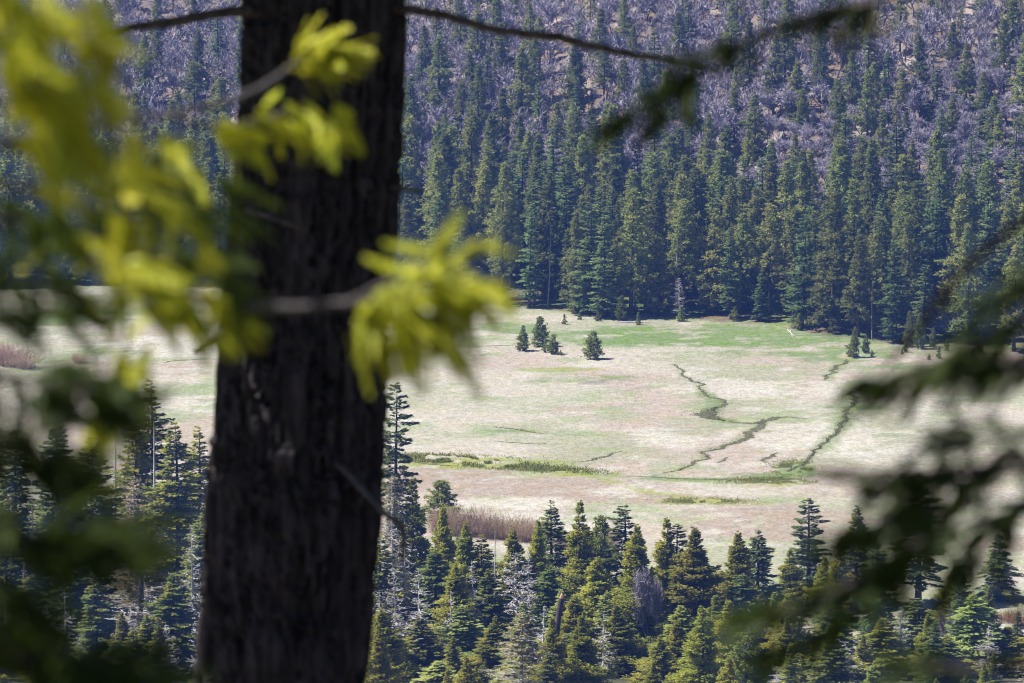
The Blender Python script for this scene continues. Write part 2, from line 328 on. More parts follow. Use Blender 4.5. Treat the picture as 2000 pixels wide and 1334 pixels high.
def conifer_crown(seed, H, R, base, style, nb, dens, leafL, leafW, prof=0.8, gaps=0.0, wood=None, deadwood=0.0, lop=0.0, droop=0.0):
    """whorled boughs from base*H to the tip; style fir / cedar / pine sets how sprays stand on them"""
    g = np.random.default_rng(seed); b = MB()
    u = np.sort(g.random(nb) ** 1.12); u[-3:] = [0.97, 0.985, 0.995]
    az = np.arange(nb) * 2.39996 + g.normal(0, 0.35, nb)
    lopa = g.random() * 6.28; w1, w2 = g.random(2) * 6.28
    PP, DD, NN, LL, WW = [], [], [], [], []
    for k in range(nb):
        uu = u[k]; z = (base + (1 - base) * uu) * H * 0.985
        prof_r = (1 - uu) ** prof * min(1.0, 0.55 + 2.2 * uu)
        env = 1 + 0.22 * math.sin(uu * 17 + w1 + 1.5 * math.sin(az[k] + w2)) + 0.10 * math.sin(az[k] * 3 + uu * 40)
        if gaps and math.sin(uu * 23 + w2) * 0.6 + math.sin(az[k] * 2 + uu * 11 + w1) * 0.6 + g.normal(0, 0.35) < -1.2 + gaps * 1.6 - 0.4: continue
        env *= 1 + 0.22 * max(-1.2, min(2.2, g.normal())) * (0.4 + .6 * (1 - uu))
        L = (R * prof_r * env * (1 + lop * math.cos(az[k] - lopa)) + 0.007 * H) * g.uniform(0.72, 1.12)
        L = max(L, 0.25)
        hz = np.array([math.cos(az[k]), math.sin(az[k]), 0.0]); tg = np.array([-hz[1], hz[0], 0.0]); up = np.array([0, 0, 1.0])
        if style == 'fir': el = math.radians(-14 - 14 * droop + 52 * uu ** 1.6 + g.normal(0, 11)); sag = 0.10 + 0.2 * droop
        elif style == 'cedar': el = math.radians(8 + 45 * uu + g.normal(0, 8)); sag = -0.12
        else: el = math.radians(-4 + 48 * uu + g.normal(0, 12)); sag = -0.12
        def at(t): return np.array([0, 0, z]) + np.outer(t, hz * L * math.cos(el)) + np.outer(L * (math.sin(el) * t - sag * (t - t * t * 0.55) * t), up)
        if wood is not None:
            b.tube(at(np.array([0.0, 0.35, 0.7, 0.95])), np.array([1, .7, .4, .12]) * (0.012 * L + 0.012), 3, 1)
        if deadwood and uu < deadwood * g.uniform(0.6, 1.3):
            n = int(6 * L) + 4; t = g.uniform(0.25, 1, n); p = at(t); sd = np.sign(g.normal(size=n))
            d = hz * 0.7 + tg * sd[:, None] * 0.8 + g.normal(0, 0.3, (n, 3)); b.strips(p, p + nrm(d) * (L * 0.22 * g.uniform(0.5, 1.3, n))[:, None], np.full(n, 0.05), 2)
            if g.random() < 0.75: continue
        if style == 'pine':
            nc = max(2, int(dens * L * 0.72)); t = np.clip(g.uniform(0.30, 1.05, nc) ** 0.8, 0, 1.02); c = at(t)
            c = c + tg * (g.normal(0, 0.20, nc) * L * (1.15 - t))[:, None] + up * (g.normal(0.02, 0.10, nc) * L)[:, None]
            m = 11; n = nc * m; p = np.repeat(c, m, 0) + g.normal(0, leafL * 0.17, (n, 3))
            d = nrm(g.normal(0, 0.8, (n, 3)) + hz * 0.55 + up * 0.45); nm = g.normal(size=(n, 3)) + up * 0.6
            l = leafL * g.uniform(0.6, 1.25, n); w = leafW * g.uniform(0.7, 1.3, n)
        elif style == 'cedar':
            n = int(dens * L) + 6; t = np.clip(g.uniform(0.12, 1.02, n) ** 0.75, 0, 1.02); sg = g.normal(0, 1, n)
            p = at(t) + tg * (sg * 0.20 * L * (1.1 - 0.7 * t))[:, None] + up * (g.normal(0.0, 0.08, n) * L)[:, None]
            d = hz * 0.55 + tg * (sg * 0.45)[:, None] + up * g.normal(0.45, 0.45, n)[:, None] + g.normal(0, 0.25, (n, 3))
            nm = tg[None] * 0.8 + g.normal(0, 0.6, (n, 3)) + up * 0.2
            l = leafL * g.uniform(0.6, 1.25, n); w = leafW * g.uniform(0.7, 1.3, n)
        else:
            n = int(dens * L) + 8; t = np.clip(g.uniform(0.05, 1.0, n) ** 0.72, 0, 1.0); sg = g.uniform(-1, 1, n)
            wd = 0.36 * L * (1.06 - t) ** 0.8
            p = at(t) + tg * (sg * wd)[:, None] + up * (g.normal(0, 0.025, n) * L - np.abs(sg) * 0.05 * L - 0.02)[:, None]
            d = hz * 0.8 + tg * (np.sign(sg) * 0.65 * g.uniform(0.3, 1.2, n))[:, None] + up * g.normal(0.10 - 0.3 * droop, 0.22, n)[:, None]
            nm = up[None] + g.normal(0, 0.42, (n, 3))
            l = leafL * g.uniform(0.55, 1.25, n); w = leafW * g.uniform(0.7, 1.3, n)
        tipf = 0.42 + 0.58 * min(1.0, L / 1.1); l = l * tipf; w = w * tipf ** .5
        PP.append(p); DD.append(d); NN.append(nm); LL.append(l); WW.append(w)
    b.leaves(np.concatenate(PP), np.concatenate(DD), np.concatenate(NN), np.concatenate(LL), np.concatenate(WW))
    return b

def bare_limbs(seed, H, spread, nfork, levels, twig_w, limb_r, dens=1.0, lite=False):
    """leafless broadleaf: forking limbs (returned as trunk) and a cloud of twigs (returned as crown)"""
    g = np.random.default_rng(seed); tr = MB(); tw = MB()
    P0, P1 = [], []
    def grow(p, d, L, r, lev):
        n = 3 if lite else 5; pts = [p]; dd = d
        for _ in range(n - 1):
            dd = nrm(dd + g.normal(0, 0.16, 3) + np.array([0, 0, 0.06])); pts.append(pts[-1] + dd * L / (n - 1))
        pts = np.array(pts); tr.tube(pts, np.linspace(r, r * 0.6, n), 5 if lev < 2 and not lite else 3)
        if lev >= levels - 1:
            k = int(26 * dens); t = g.uniform(0.1, 1, k); q = p + (pts[-1] - p) * t[:, None]
            e = q + nrm(nrm(pts[-1] - p) * 0.9 + g.normal(0, 0.62, (k, 3)) + np.array([0, 0, 0.35])) * (L * g.uniform(0.35, 0.95, k))[:, None]
            P0.append(q); P1.append(e)
            k2 = int(44 * dens); j = g.integers(0, k, k2); tt = g.uniform(0.4, 1, k2)[:, None]; q2 = q[j] + (e[j] - q[j]) * tt
            P0.append(q2); P1.append(q2 + nrm(nrm(e[j] - q[j]) + g.normal(0, 0.7, (k2, 3))) * (L * g.uniform(0.2, 0.5, k2))[:, None])
            if lev >= levels: return
        m = nfork + int(g.random() < 0.5)
        for i in range(m):
            a = g.random() * 6.28; ti = g.uniform(0.55, 1.0) if i else 1.0
            q = pts[0] + (pts[-1] - pts[0]) * ti if i else pts[-1]
            nd = nrm(dd + spread * (np.array([math.cos(a), math.sin(a), 0.1]) + g.normal(0, 0.2, 3)))
            grow(q, nd, L * g.uniform(0.62, 0.85), r * 0.6 * g.uniform(0.8, 1.1), lev + 1)
    grow(np.array([0, 0, -0.4]), nrm(np.array([g.normal(0, .1), g.normal(0, .1), 1])), H * 0.34, limb_r, 0)
    a = np.concatenate(P0); e = np.concatenate(P1); tw.strips(a, e, np.full(len(a), twig_w) * g.uniform(0.6, 1.3, len(a)))
    return tr, tw

def snag_meshes(seed, H, R, nb, cut=1.0, up=0.0):
    """bleached dead conifer: pale pole with whorls of thin drooping bare branches"""
    g = np.random.default_rng(seed); t = MB(); c = MB()
    tt = np.linspace(0, 1, 12); pts = np.stack([0.12 * np.sin(tt * 3 + seed), 0.1 * np.cos(tt * 2 + seed), -0.4 + tt * (H * cut + 0.4)], 1)
    rad = 0.011 * H * ((1 - tt * cut) ** 0.8 * 0.95 + 0.05); t.tube(pts, rad, 7)
    for k in range(nb):
        u = g.uniform(0.12, 0.98 * cut); L = R * (1 - u) ** 0.65 * g.uniform(0.35, 1.15) + 0.12; a = g.random() * 6.28
        hz = np.array([math.cos(a), math.sin(a), 0]); z = u * H
        s = np.linspace(0, 1, 6); el = g.normal(-0.05 + up, 0.25)
        p = np.array([0, 0, z]) + np.outer(s * L, hz) + np.outer(L * (el * s - 0.25 * s * s + 0.30 * s ** 4), [0, 0, 1])
        p = p + np.cumsum(g.normal(0, 0.02 * L, p.shape), 0) * (s[:, None] > 0)
        c.tube(p, np.linspace(0.065, 0.02, 6) * (0.6 + 0.15 * L), 3)
        n = int(4 * L) + 2; ti = g.uniform(0.3, 1, n); q = np.stack([np.interp(ti, s, p[:, j]) for j in range(3)], 1)
        d = hz * 0.7 + np.array([-hz[1], hz[0], 0]) * np.sign(g.normal(size=n))[:, None] * 0.9 + g.normal(0, 0.35, (n, 3))
        c.strips(q, q + nrm(d) * (L * g.uniform(0.12, 0.35, n))[:, None], np.full(n, 0.085))
    return t, c

def brush_mesh(seed, H, R, n, w, mat):
    """many-stemmed leafless shrub"""
    g = np.random.default_rng(seed); b = MB(); k = n
    a = g.random(k) * 6.28; r0 = R * 0.55 * np.sqrt(g.random(k)); lean = g.uniform(0.1, 1.25, k)
    p = np.stack([r0 * np.cos(a), r0 * np.sin(a), np.full(k, -0.15)], 1)
    d = nrm(np.stack([np.cos(a) * lean * (0.3 + r0 / R), np.sin(a) * lean * (0.3 + r0 / R), np.ones(k)], 1) + g.normal(0, 0.12, (k, 3)))
    L = H * g.uniform(0.4, 1.1, k); m = p + d * (L * 0.55)[:, None]; d2 = nrm(d + g.normal(0, 0.2, (k, 3))); e = m + d2 * (L * 0.5)[:, None]
    b.strips(p, m, np.full(k, w)); b.strips(m, e, np.full(k, w * 0.6))
    k2 = n * 4; j = g.integers(0, k, k2); t = g.uniform(0.0, 1, k2)[:, None]; q = m[j] + (e[j] - m[j]) * t
    b.strips(q, q + nrm(d2[j] + g.normal(0, 0.45, (k2, 3))) * (H * g.uniform(0.12, 0.34, k2))[:, None], np.full(k2, w * 0.5))
    return b.mesh('willow', [mat])

# prototypes: (trunk mesh, crown mesh, nominal height, nominal radius)
def proto(seed, H, R, base, style, nb, dens, lL, lW, fol, bark, **kw):
    cr = conifer_crown(seed, H, R, base, style, nb, dens, lL, lW, **kw)
    tr = trunk_mesh(H, 0.0125 * H, bark, 8, 0.12, 0.97, seed)
    return (tr, cr.mesh('crown', [fol, bark, M_SNAG]), H, R)
FAR_PINE = [proto(100 + i, 32, R, b, 'pine', nb, 2.2, 0.78, 0.32, M_PINE_FAR, M_BARK, prof=p, gaps=gp)
            for i, (R, b, nb, p, gp) in enumerate([(3.8, .08, 190, .66, .06), (3.5, .14, 175, .74, .10), (4.3, .06, 200, .82, .05), (3.3, .22, 150, .58, .16), (4.1, .04, 200, .70, .06), (3.5, .32, 130, .52, .20)])]
FAR_FIR = [proto(120 + i, 32, R, b, 'fir', nb, 16, 0.8, 0.34, M_FIR_FAR, M_BARK, prof=p, gaps=gp)
           for i, (R, b, nb, p, gp) in enumerate([(3.6, .06, 150, .85, .05), (3.1, .10, 140, .8, .10), (4.0, .05, 150, .95, .05)])]
FIR = [proto(140 + i, 26, R, b, 'fir', nb, 44, 0.44, 0.19, M_FIR, M_BARK, prof=p, gaps=gp, wood=1, droop=dr)
       for i, (R, b, nb, p, gp, dr) in enumerate([(4.6, .04, 280, .92, .02, .1), (4.2, .05, 270, .88, .06, .3), (4.9, .03, 280, 1.0, .03, 0)])]
DARKFIR = [proto(150 + i, 26, R, b, 'fir', nb, 42, 0.46, 0.20, M_FIR_DARK, M_BARK, prof=p, gaps=gp, wood=1, droop=dr)
           for i, (R, b, nb, p, gp, dr) in enumerate([(4.0, .05, 260, .85, .08, .5), (3.7, .06, 240, .8, .14, .6)])]
SPARSE = [proto(160 + i, 30, R, b, 'fir', nb, 50, 0.52, 0.24, M_FIR_DARK, M_BARK, prof=p, gaps=gp, wood=1, droop=dr, lop=.25)
          for i, (R, b, nb, p, gp, dr) in enumerate([(3.1, .12, 130, .5, .26, .3), (2.9, .15, 120, .55, .30, .6)])]
LIGHTFIR = [proto(170 + i, 22, R, .04, 'fir', 230, 40, 0.44, 0.19, M_FIR_LIGHT, M_BARK, prof=p, gaps=.05, wood=1, droop=.2, deadwood=dw)
            for i, (R, p, dw) in enumerate([(3.6, .9, 0), (3.9, .8, .10)])]
CEDAR = [proto(180 + i, 24, R, .03, 'cedar', nb, 54, 0.46, 0.20, M_CEDAR, M_BARK, prof=p, gaps=gp, wood=1)
         for i, (R, nb, p, gp) in enumerate([(4.0, 230, .98, 0.02), (3.6, 220, .92, .04), (3.3, 180, .95, .16), (4.3, 250, 1.08, .02)])]
GREYFIR = [proto(190 + i, 24, R, .06, 'fir', 170, 13, 0.46, 0.16, M_GREYFIR, M_PALEBARK, prof=.6, gaps=.25, wood=1, deadwood=.7)
           for i, R in enumerate((3.6, 3.0))]
PINE = [proto(200 + i, 14, R, .04, 'pine', 150, 3.6, 0.60, 0.22, M_YOUNG, M_BARK, prof=.62, gaps=.05) for i, R in enumerate((3.2, 2.8, 3.6))]
SAPL = [proto(210 + i, 5, R, .02, 'pine', 70, 5.5, 0.42, 0.18, M_YOUNG, M_BARK, prof=.75, gaps=.05) for i, R in enumerate((1.15, 1.4))]
SNAG = []
for i, (H, R, nb, cut) in enumerate([(22, 3.2, 150, .98), (22, 2.6, 110, 1.0), (20, 3.6, 150, .92), (22, 0.7, 26, .93)]):
    t_, c_ = snag_meshes(220 + i, H, R, nb, cut)
    if i == 3: v_, q_, m_ = c_.arrays(); t_.add(v_, q_); SNAG.append((t_.mesh('trunk', [M_SNAG], True), None, H, R)); SNAGDK = (t_.mesh('trunk', [M_PALEBARK], True), None, H, R); continue
    SNAG.append((t_.mesh('trunk', [M_SNAG], True), c_.mesh('branches', [M_SNAG]), H, R))
OAK = []; OAKB = []
for i, (sp, nf) in enumerate([(.55, 2), (.7, 2), (.5, 3), (.62, 2), (.8, 2)]):
    t_, c_ = bare_limbs(240 + i, 10, sp, nf, 3, 0.08, 0.20, 0.95 if nf == 3 else 1.35); v_ = np.concatenate([t_.arrays()[0], c_.arrays()[0]])
    Ho = np.percentile(v_[:, 2], 99.5); Ro = np.percentile(np.hypot(v_[:, 0], v_[:, 1]), 95)
    OAKB.append((t_, c_, Ho, Ro)); OAK.append((t_.mesh('trunk', [M_OAKBARK], True), c_.mesh('crown', [M_TWIG]), Ho, Ro))
OAKB_LITE = []
for i, sp in enumerate((.6, .75)):
    t_, c_ = bare_limbs(260 + i, 10, sp + .15, 3, 2, 0.145, 0.18, 0.36, True); v_ = c_.arrays()[0]
    OAKB_LITE.append((t_.arrays(), c_.arrays(), np.percentile(v_[:, 2], 99.5), np.percentile(np.hypot(v_[:, 0], v_[:, 1]), 95)))
def round_crown(seed, R):
    g = np.random.default_rng(seed); b = MB(); n = 46; c = nrm(g.normal(size=(n, 3))) * (R * g.uniform(0.55, 1.0, n))[:, None]; c[:, 2] = c[:, 2] * 0.85 + R * 1.2
    m = 60; p = np.repeat(c, m, 0) + g.normal(0, R * 0.14, (n * m, 3)); b.leaves(p, g.normal(size=p.shape), g.normal(size=p.shape) + [0, 0, .7], np.full(len(p), .5), np.full(len(p), .3))
    return b
LIVEOAK = (trunk_mesh(6, .2, M_OAKBARK, 6, .3), round_crown(4, 4.0).mesh('crown', [M_LIVEOAK]), 8.2, 4.3)

def plant(pr, name, label, cat, x, y, h, r=None, group=None, rz=None, crown_name='crown', z=None):
    zz = float(height(x, y)) if z is None else z
    root = thing(name, label, cat, (x, y, zz), group)
    root.rotation_euler = (rng.normal(0, .016), rng.normal(0, .016), rng.random() * 6.28 if rz is None else rz)
    sc = h / pr[2]; sr = (r / pr[3]) if r else sc
    root.scale = (sr, sr, sc)
    link('trunk', pr[0], root)
    if pr[1]: link(crown_name, pr[1], root)
    return root
TREES = []      # (x, y) of every stem, to keep fillers apart
def at_top(px, py, d):            # a tree whose tip shows at this pixel, rooted at distance d: returns x, y, height
    p = P(px, py, d); return p[0], p[1], p[2] - float(height(p[0], p[1]))

# ------------------------------------------------------------------ far forest
def xpix(x, y, z):                # photo pixel of a world point
    r = np.array([x, y, z - CAM_H]); f = r[1] * math.cos(PITCH) - r[2] * math.sin(PITCH); u = r[1] * math.sin(PITCH) + r[2] * math.cos(PITCH)
    return 1000 + F * r[0] / f, 667 - F * u / f
EXEC_FAR = True
def poisson(n_try, xr, sr, dens, seed):
    """dart throwing on the hillside; dens(x, s) gives the wanted spacing, 0 for none"""
    g = np.random.default_rng(seed); pts = []
    for _ in range(n_try):
        x = g.uniform(*xr); s = g.uniform(*sr); y = float(edge(x)) + s
        if abs(x) > y * 0.1345 + 3: continue
        d = dens(x, s)
        if d <= 0: continue
        if pts:
            a = np.array(pts); dd = np.hypot(a[:, 0] - x, (a[:, 1] - y)); 
            if (dd < (a[:, 2] + d) / 2).any(): continue
        pts.append((x, y, d))
    return pts
def dens_con(x, s):
    n = float(fbm(x, s * 1.0, 55, 3, 21))
    if s < 92 + 60 * (n - 0.5): return 6.6 if s < 30 else 7.2
    if s < 330: return 8.0 + 18 * max(0, 0.54 - n) + 0.008 * s
    return 0
FARC = poisson(9000, (-190, 190), (1.5, 300), dens_con, 3)
FARC.sort(key=lambda t: t[1] - float(edge(t[0])))
def zone_of(px):
    for lim, nm in ((470, 'left of the trunk'), (800, 'behind the trunk'), (1000, 'above the yellow spray'), (1200, 'above the lone pines'), (1400, 'around the pale snag'),
                    (1600, 'above the green grass'), (1800, 'above the straight ditch')):
        if px < lim: return nm
    return 'at the right edge'
ordn = ['first', 'second', 'third', 'fourth', 'fifth', 'sixth', 'seventh', 'eighth', 'ninth', 'tenth', 'eleventh', 'twelfth', 'thirteenth', 'fourteenth', 'fifteenth', 'sixteenth', 'seventeenth', 'eighteenth', 'nineteenth', 'twentieth', 'twenty-first', 'twenty-second', 'twenty-third', 'twenty-fourth', 'twenty-fifth', 'twenty-sixth', 'twenty-seventh', 'twenty-eighth', 'twenty-ninth', 'thirtieth', 'thirty-first', 'thirty-second']
rf = np.random.default_rng(8)
far_list = []
for x, y, d in FARC:
    s = y - float(edge(x)); n = float(fbm(x, y, 40, 2, 33))
    h = rf.uniform(22, 36) if s < 95 else rf.uniform(14, 27)
    if rf.random() < 0.16 and s < 60: h *= rf.uniform(0.45, 0.75)
    far_list.append([x, y, s, h])
print('far conifers', len(far_list))
far_list = [t for t in far_list if xpix(t[0], t[1], float(height(t[0], t[1])))[1] > -5]
hid = lambda t: 545 < xpix(t[0], t[1], 0)[0] < 700
mass = [t for t in far_list if hid(t)]; far_list = [t for t in far_list if not hid(t)]
mass += far_list[415:]; far_list = far_list[:415]
print('CNT far', len(far_list), 'mass', len(mass))
buckets = {}
for i, (x, y, s, h) in enumerate(far_list):
    px, py = xpix(x, y, float(height(x, y)))
    if s < 9: row = 0
    elif s < 45: row = 1
    elif s < 95: row = 2
    else: row = 3
    fir = rf.random() < 0.28
    far_list[i] += [px, row, fir]
    buckets.setdefault((zone_of(px), row, fir, h > 27), []).append((px, i))
labels = {}
for (zn, row, fir, tall), lst in buckets.items():
    lst.sort()
    kind = 'fir' if fir else 'pine'
    for k, (px, i) in enumerate(lst):
        o = ordn[min(k, 31)] + ' from the left '
        if len(lst) == 1: o = ''
        size = 'tall' if tall else 'shorter'
        if row == 0: t = f'{size} dark {kind} at the forest foot, {o}{zn}'
        elif row == 1: t = f'{size} {kind} in the front rows, {o}{zn}'
        elif row == 2: t = f'{size} {kind} deep in the forest, {o}{zn}'
        else: t = f'{size} {kind} among bare oaks, {o}{zn}'
        labels[i] = t
for i, (x, y, s, h, px, row, fir) in enumerate(far_list):
    if rf.random() < 0.035 and row > 0:
        plant(SNAG[int(rf.integers(3))], 'dead_tree', labels[i].replace(' fir ' if fir else ' pine ', ' dead tree ', 1).replace('dark ', ''), 'dead tree', x, y, h * .85, h * .06, 'dead trees of the far forest', crown_name='branches'); TREES.append((x, y)); continue
    pool = FAR_FIR if fir else FAR_PINE
    pr = pool[rf.integers(len(pool))]
    r = pr[3] * h / 32 * rf.uniform(1.2, 1.6) * (1.1 if h < 22 else 1.0)
    plant(pr, 'fir_tree' if fir else 'pine_tree', labels[i], 'fir tree' if fir else 'pine tree', x, y, h, r,
          'conifers of the forest beyond the meadow')
    TREES.append((x, y))
def join_into(mb, arrs, x, y, z, sr, sz):
    a = rf.random() * 6.28; cs, sn = math.cos(a), math.sin(a)
    for (v, q, _), mi in arrs:
        v = v * np.array([sr, sr, sz]); mb.add(np.stack([v[:, 0] * cs - v[:, 1] * sn + x, v[:, 0] * sn + v[:, 1] * cs + y, v[:, 2] + z], 1), q, mi)
mm = MB(); ms_ = [conifer_crown(130 + k, 32, 3.5, .15, 'pine', 54, 1.3, 1.1, .5, prof=.65).arrays() for k in range(2)]
tp = MB(); tp.tube([(0, 0, -.5), (0, 0, 15), (0, 0, 31)], [.4, .3, .05], 6)
for k, (x, y, s, h) in enumerate(mass): join_into(mm, [(ms_[k % 2], 0), (tp.arrays(), 1)], x, y, float(height(x, y)), h / 32, h / 32)
if mm.n:
    o = link('conifer_woods', mm.mesh('conifer_woods', [M_PINE_FAR, M_BARK])); o['kind'] = 'stuff'; o['label'] = 'conifers of the far forest hidden by the trunk and on the upper slope'; o['category'] = 'woods'

# bare oaks on the slope above
def dens_oak(x, s):
    n = float(fbm(x, s, 40, 3, 55))
    if s < 70: return 0
    return 3.3 + 4.0 * n * n + .8 * n if s < 340 else 0
OAKS = poisson(20000, (-190, 190), (70, 330), dens_oak, 17)
con = np.array([(t[0], t[1]) for t in far_list + mass]); OAKS = [t for t in OAKS if xpix(t[0], t[1], float(height(t[0], t[1])))[1] > -5]
OAKS = [t for t in OAKS if np.hypot(con[:, 0] - t[0], con[:, 1] - t[1]).min() > 2.2]
OAKS.sort(key=lambda t: t[1])
print('CNT oaks', len(OAKS))
stuff = MB()
vis = [t for t in OAKS if not (545 < xpix(t[0], t[1], 0)[0] < 700)]
solo = vis[:300]; rest = [t for t in OAKS if t not in solo]; OAKS = solo + rest
omin = min(t[1] - float(edge(t[0])) for t in solo); omax = max(t[1] - float(edge(t[0])) for t in solo)
ob = {}
for i, (x, y, d) in enumerate(solo):
    band = min(7, int(8 * (y - float(edge(x)) - omin) / (omax - omin + .1))); px = xpix(x, y, float(height(x, y)))[0]; ob.setdefault((band, zone_of(px)), []).append((px, i))
olab = {}
for (band, zn), lst in ob.items():
    lst.sort()
    for k, (px, i) in enumerate(lst): olab[i] = f"leafless oak in the {ordn[band]} line above the pines, {ordn[min(k, 31)]} from left, {zn}"
for i, (x, y, d) in enumerate(OAKS):
    h = rf.uniform(7.5, 13); k = rf.integers(len(OAK)); r = h * rf.uniform(0.40, 0.58)
    z = float(height(x, y))
    if i < len(solo):
        plant(OAK[k], 'oak_tree', olab[i], 'oak tree', x, y, h, r, 'leafless oaks on the slope above the pines')
    else:
        t_, c_, Ho, Ro = OAKB_LITE[k % len(OAKB_LITE)]; join_into(stuff, [(t_, 0), (c_, 1)], x, y, z, r / Ro, h / Ho)
if stuff.n:
    o = link('oak_woods', stuff.mesh('oak_woods', [M_OAKBARK, M_TWIG])); o['kind'] = 'stuff'; o['label'] = 'mass of leafless oaks on the far upper slope'; o['category'] = 'woods'

# ------------------------------------------------------------------ meadow trees and saplings
def on_meadow(pr, name, label, cat, px, base, top, w, group=None):
    g = ground_at(px, base); d = g[1]; h = P(px, top, d)[2] - g[2]; r = w / 2 / F * math.hypot(d, 140)
    TREES.append((g[0], g[1])); return plant(pr, name, label, cat, g[0], g[1], h, r, group)
lone = 'pines standing alone in the meadow'
on_meadow(PINE[1], 'pine_tree', 'slim lone pine on the left of the meadow cluster', 'pine tree', 1021, 686, 636, 28, lone)
on_meadow(PINE[0], 'pine_tree', 'tallest pine of the small cluster in the meadow', 'pine tree', 1055, 677, 618, 40, lone)
on_meadow(PINE[1], 'pine_tree', 'thin young pine at the right of the meadow cluster', 'pine tree', 1081, 692, 654, 24, lone)
on_meadow(SAPL[0], 'pine_tree', 'short pine tucked at the foot of the tallest meadow pine', 'pine tree', 1066, 688, 662, 15, lone)
on_meadow(SAPL[1], 'pine_sapling', 'knee-high seedling just right of the meadow cluster', 'sapling', 1095, 694, 684, 9)
on_meadow(PINE[2], 'pine_tree', 'bushy round lone pine standing apart right of the cluster', 'pine tree', 1158, 702, 647, 42, lone)
for k, (px, b, t, w, lab) in enumerate([
    (1102, 633, 614, 11, 'sapling on pale grass above the meadow cluster'), (1133, 625, 611, 10, 'tiny sapling in front of the forest, between two taller saplings'), (1168, 627, 610, 13, 'bushy sapling at the forest edge left of the slim young fir'),
    (1213, 627, 577, 24, 'slim young conifer standing free before the forest edge'), (1247, 635, 611, 12, 'sapling right of the slim young conifer'), (1198, 624, 606, 11, 'low sapling touching the left of the slim young conifer'),
    (1123, 612, 566, 26, 'bushy young conifer in the edge shade above the lone pines'), (1148, 614, 570, 22, 'thin young conifer beside a dark edge trunk'), (1330, 628, 600, 20, 'low young conifer below the pale broken snag'),
    (1668, 699, 640, 24, 'tallest young pine at the head of the straight ditch'), (1690, 690, 655, 18, 'young pine right behind the ditch-head pine'), (1703, 697, 684, 9, 'seedling right of the ditch-head pines'),
    (1660, 697, 672, 15, 'bushy sapling leaning against the ditch-head pine'), (1769, 688, 667, 12, 'small sapling left of the row of edge saplings at right'), (1762, 692, 681, 6, 'tiny seedling left of the small edge sapling'),
    (1815, 703, 691, 8, 'seedling alone on pale grass below the right edge saplings'), (1834, 700, 680, 11, 'sapling above the blurred dark branch tip'), (1849, 686, 663, 12, 'dark sapling between the lit edge sapling and the branch'),
    (1893, 672, 637, 22, 'lit young fir at the edge over the dark right branch'), (1822, 678, 640, 17, 'sunlit young pine casting a shadow on the grass at right'), (1797, 682, 611, 28, 'young fir leaning out of the forest edge at right'),
    (1776, 678, 608, 26, 'dark young fir beside the edge fir at right'), (1915, 690, 655, 16, 'young pine half hidden by the dark right branch'), (1435, 628, 600, 18, 'young pine in the sunlit opening of the forest edge'),
    (1560, 645, 612, 20, 'low fir at the forest corner by the pale fallen log'), (1240, 612, 590, 14, 'shaded sapling under the edge pines')]):
    pr = (SAPL[k % 2] if b - t < 30 else PINE[k % 3]); on_meadow(pr, 'pine_sapling', lab, 'sapling', px, b, t, w, 'young conifers along the forest edge')

# ------------------------------------------------------------------ far snags, logs, boulders
def pole(name, label, cat, pts, rad, mat, group=None, k=7):
    pts = np.asarray(pts); o0 = pts[0].copy(); b = MB(); b.tube(pts - o0, rad, k); o = link(name, b.mesh(name, [mat], True), None, tuple(o0)); return tag(o, label, cat, group)
def far_snag(px, top, base, label, pr, w, crown='branches'):
    g = ground_at(px, base); h = P(px, top, g[1])[2] - g[2]; return plant(pr, 'dead_tree', label, 'dead tree', g[0], g[1] , h, w / 2 / F * g[1], 'dead trees at the far forest edge', crown_name=crown)
far_snag(1320, 435, 612, 'tall pale broken-topped snag at the edge of the far forest', SNAGDK, 22).rotation_euler = (0.0, 0.035, 0.6)
far_snag(1326, 535, 622, 'short silvery dead tree with drooping limbs at the far edge', SNAG[2], 40)
far_snag(1070, 425, 600, 'pale bare pole between pines above the lone meadow pines', SNAGDK, 10)
far_snag(1703, 540, 664, 'thin pale pole in the dark forest above the ditch-head pines', SNAGDK, 8)
def log_at(a, b_, lab, r=0.18):
    p, q = ground_at(*a), ground_at(*b_); p = p + [0, 0, r]; q = q + [0, 0, r * 1.5]; m = (p + q) / 2 + [0, 0, .05]
    pole('fallen_log', lab, 'log', [p, m, q], [r, r * .8, r * .5], M_SNAG, 'pale fallen logs')
log_at((1538, 645), (1551, 658), 'pale fallen log on green grass at the forest corner', .12)
log_at((1543, 644), (1548, 660), 'second thin pale log lying across the forest-corner log', .08)
log_at((1212, 630), (1285, 632), 'long pale log lying along the forest edge right of slim conifer', .16)
log_at((1755, 113), (1790, 122), 'pale fallen log on the slope right of the ochre oaks', .25)
log_at((1900, 85), (1925, 95), 'bleached log high on the slope near the right edge', .25)
log_at((1948, 100), (1965, 130), 'bleached log on open pink ground at the right edge', .3)
log_at((1830, 258), (1848, 250), 'bent white log beside the pale boulder', .22)
log_at((1075, 178), (1090, 168), 'thin white log among oaks below the upper branch', .2)
def boulder(px, py, w, lab):
    g = ground_at(px, py); r = w / 2 / F * g[1]; gg = np.random.default_rng(int(px)); b = MB()
    th = np.linspace(0, PI, 8); ph = np.arange(10) / 10 * 2 * PI
    v = np.stack([np.outer(np.sin(th), np.cos(ph)), np.outer(np.sin(th), np.sin(ph)), np.outer(np.cos(th), np.ones(10))], -1) * np.array([1.15, .9, .75]) * r
    v[1:-1] *= gg.uniform(.82, 1.12, (6, 10, 1)); i = np.arange(7)[:, None] * 10; j = np.arange(10)[None]; j2 = (j + 1) % 10
    b.add(v, np.stack([i + j, i + j2, i + 10 + j2, i + 10 + j], -1).reshape(-1, 4)); o = link('boulder', b.mesh('boulder', [M_ROCK]), None, (g[0], g[1], g[2] + r * .3)); tag(o, lab, 'boulder', 'pale boulders on the slope')
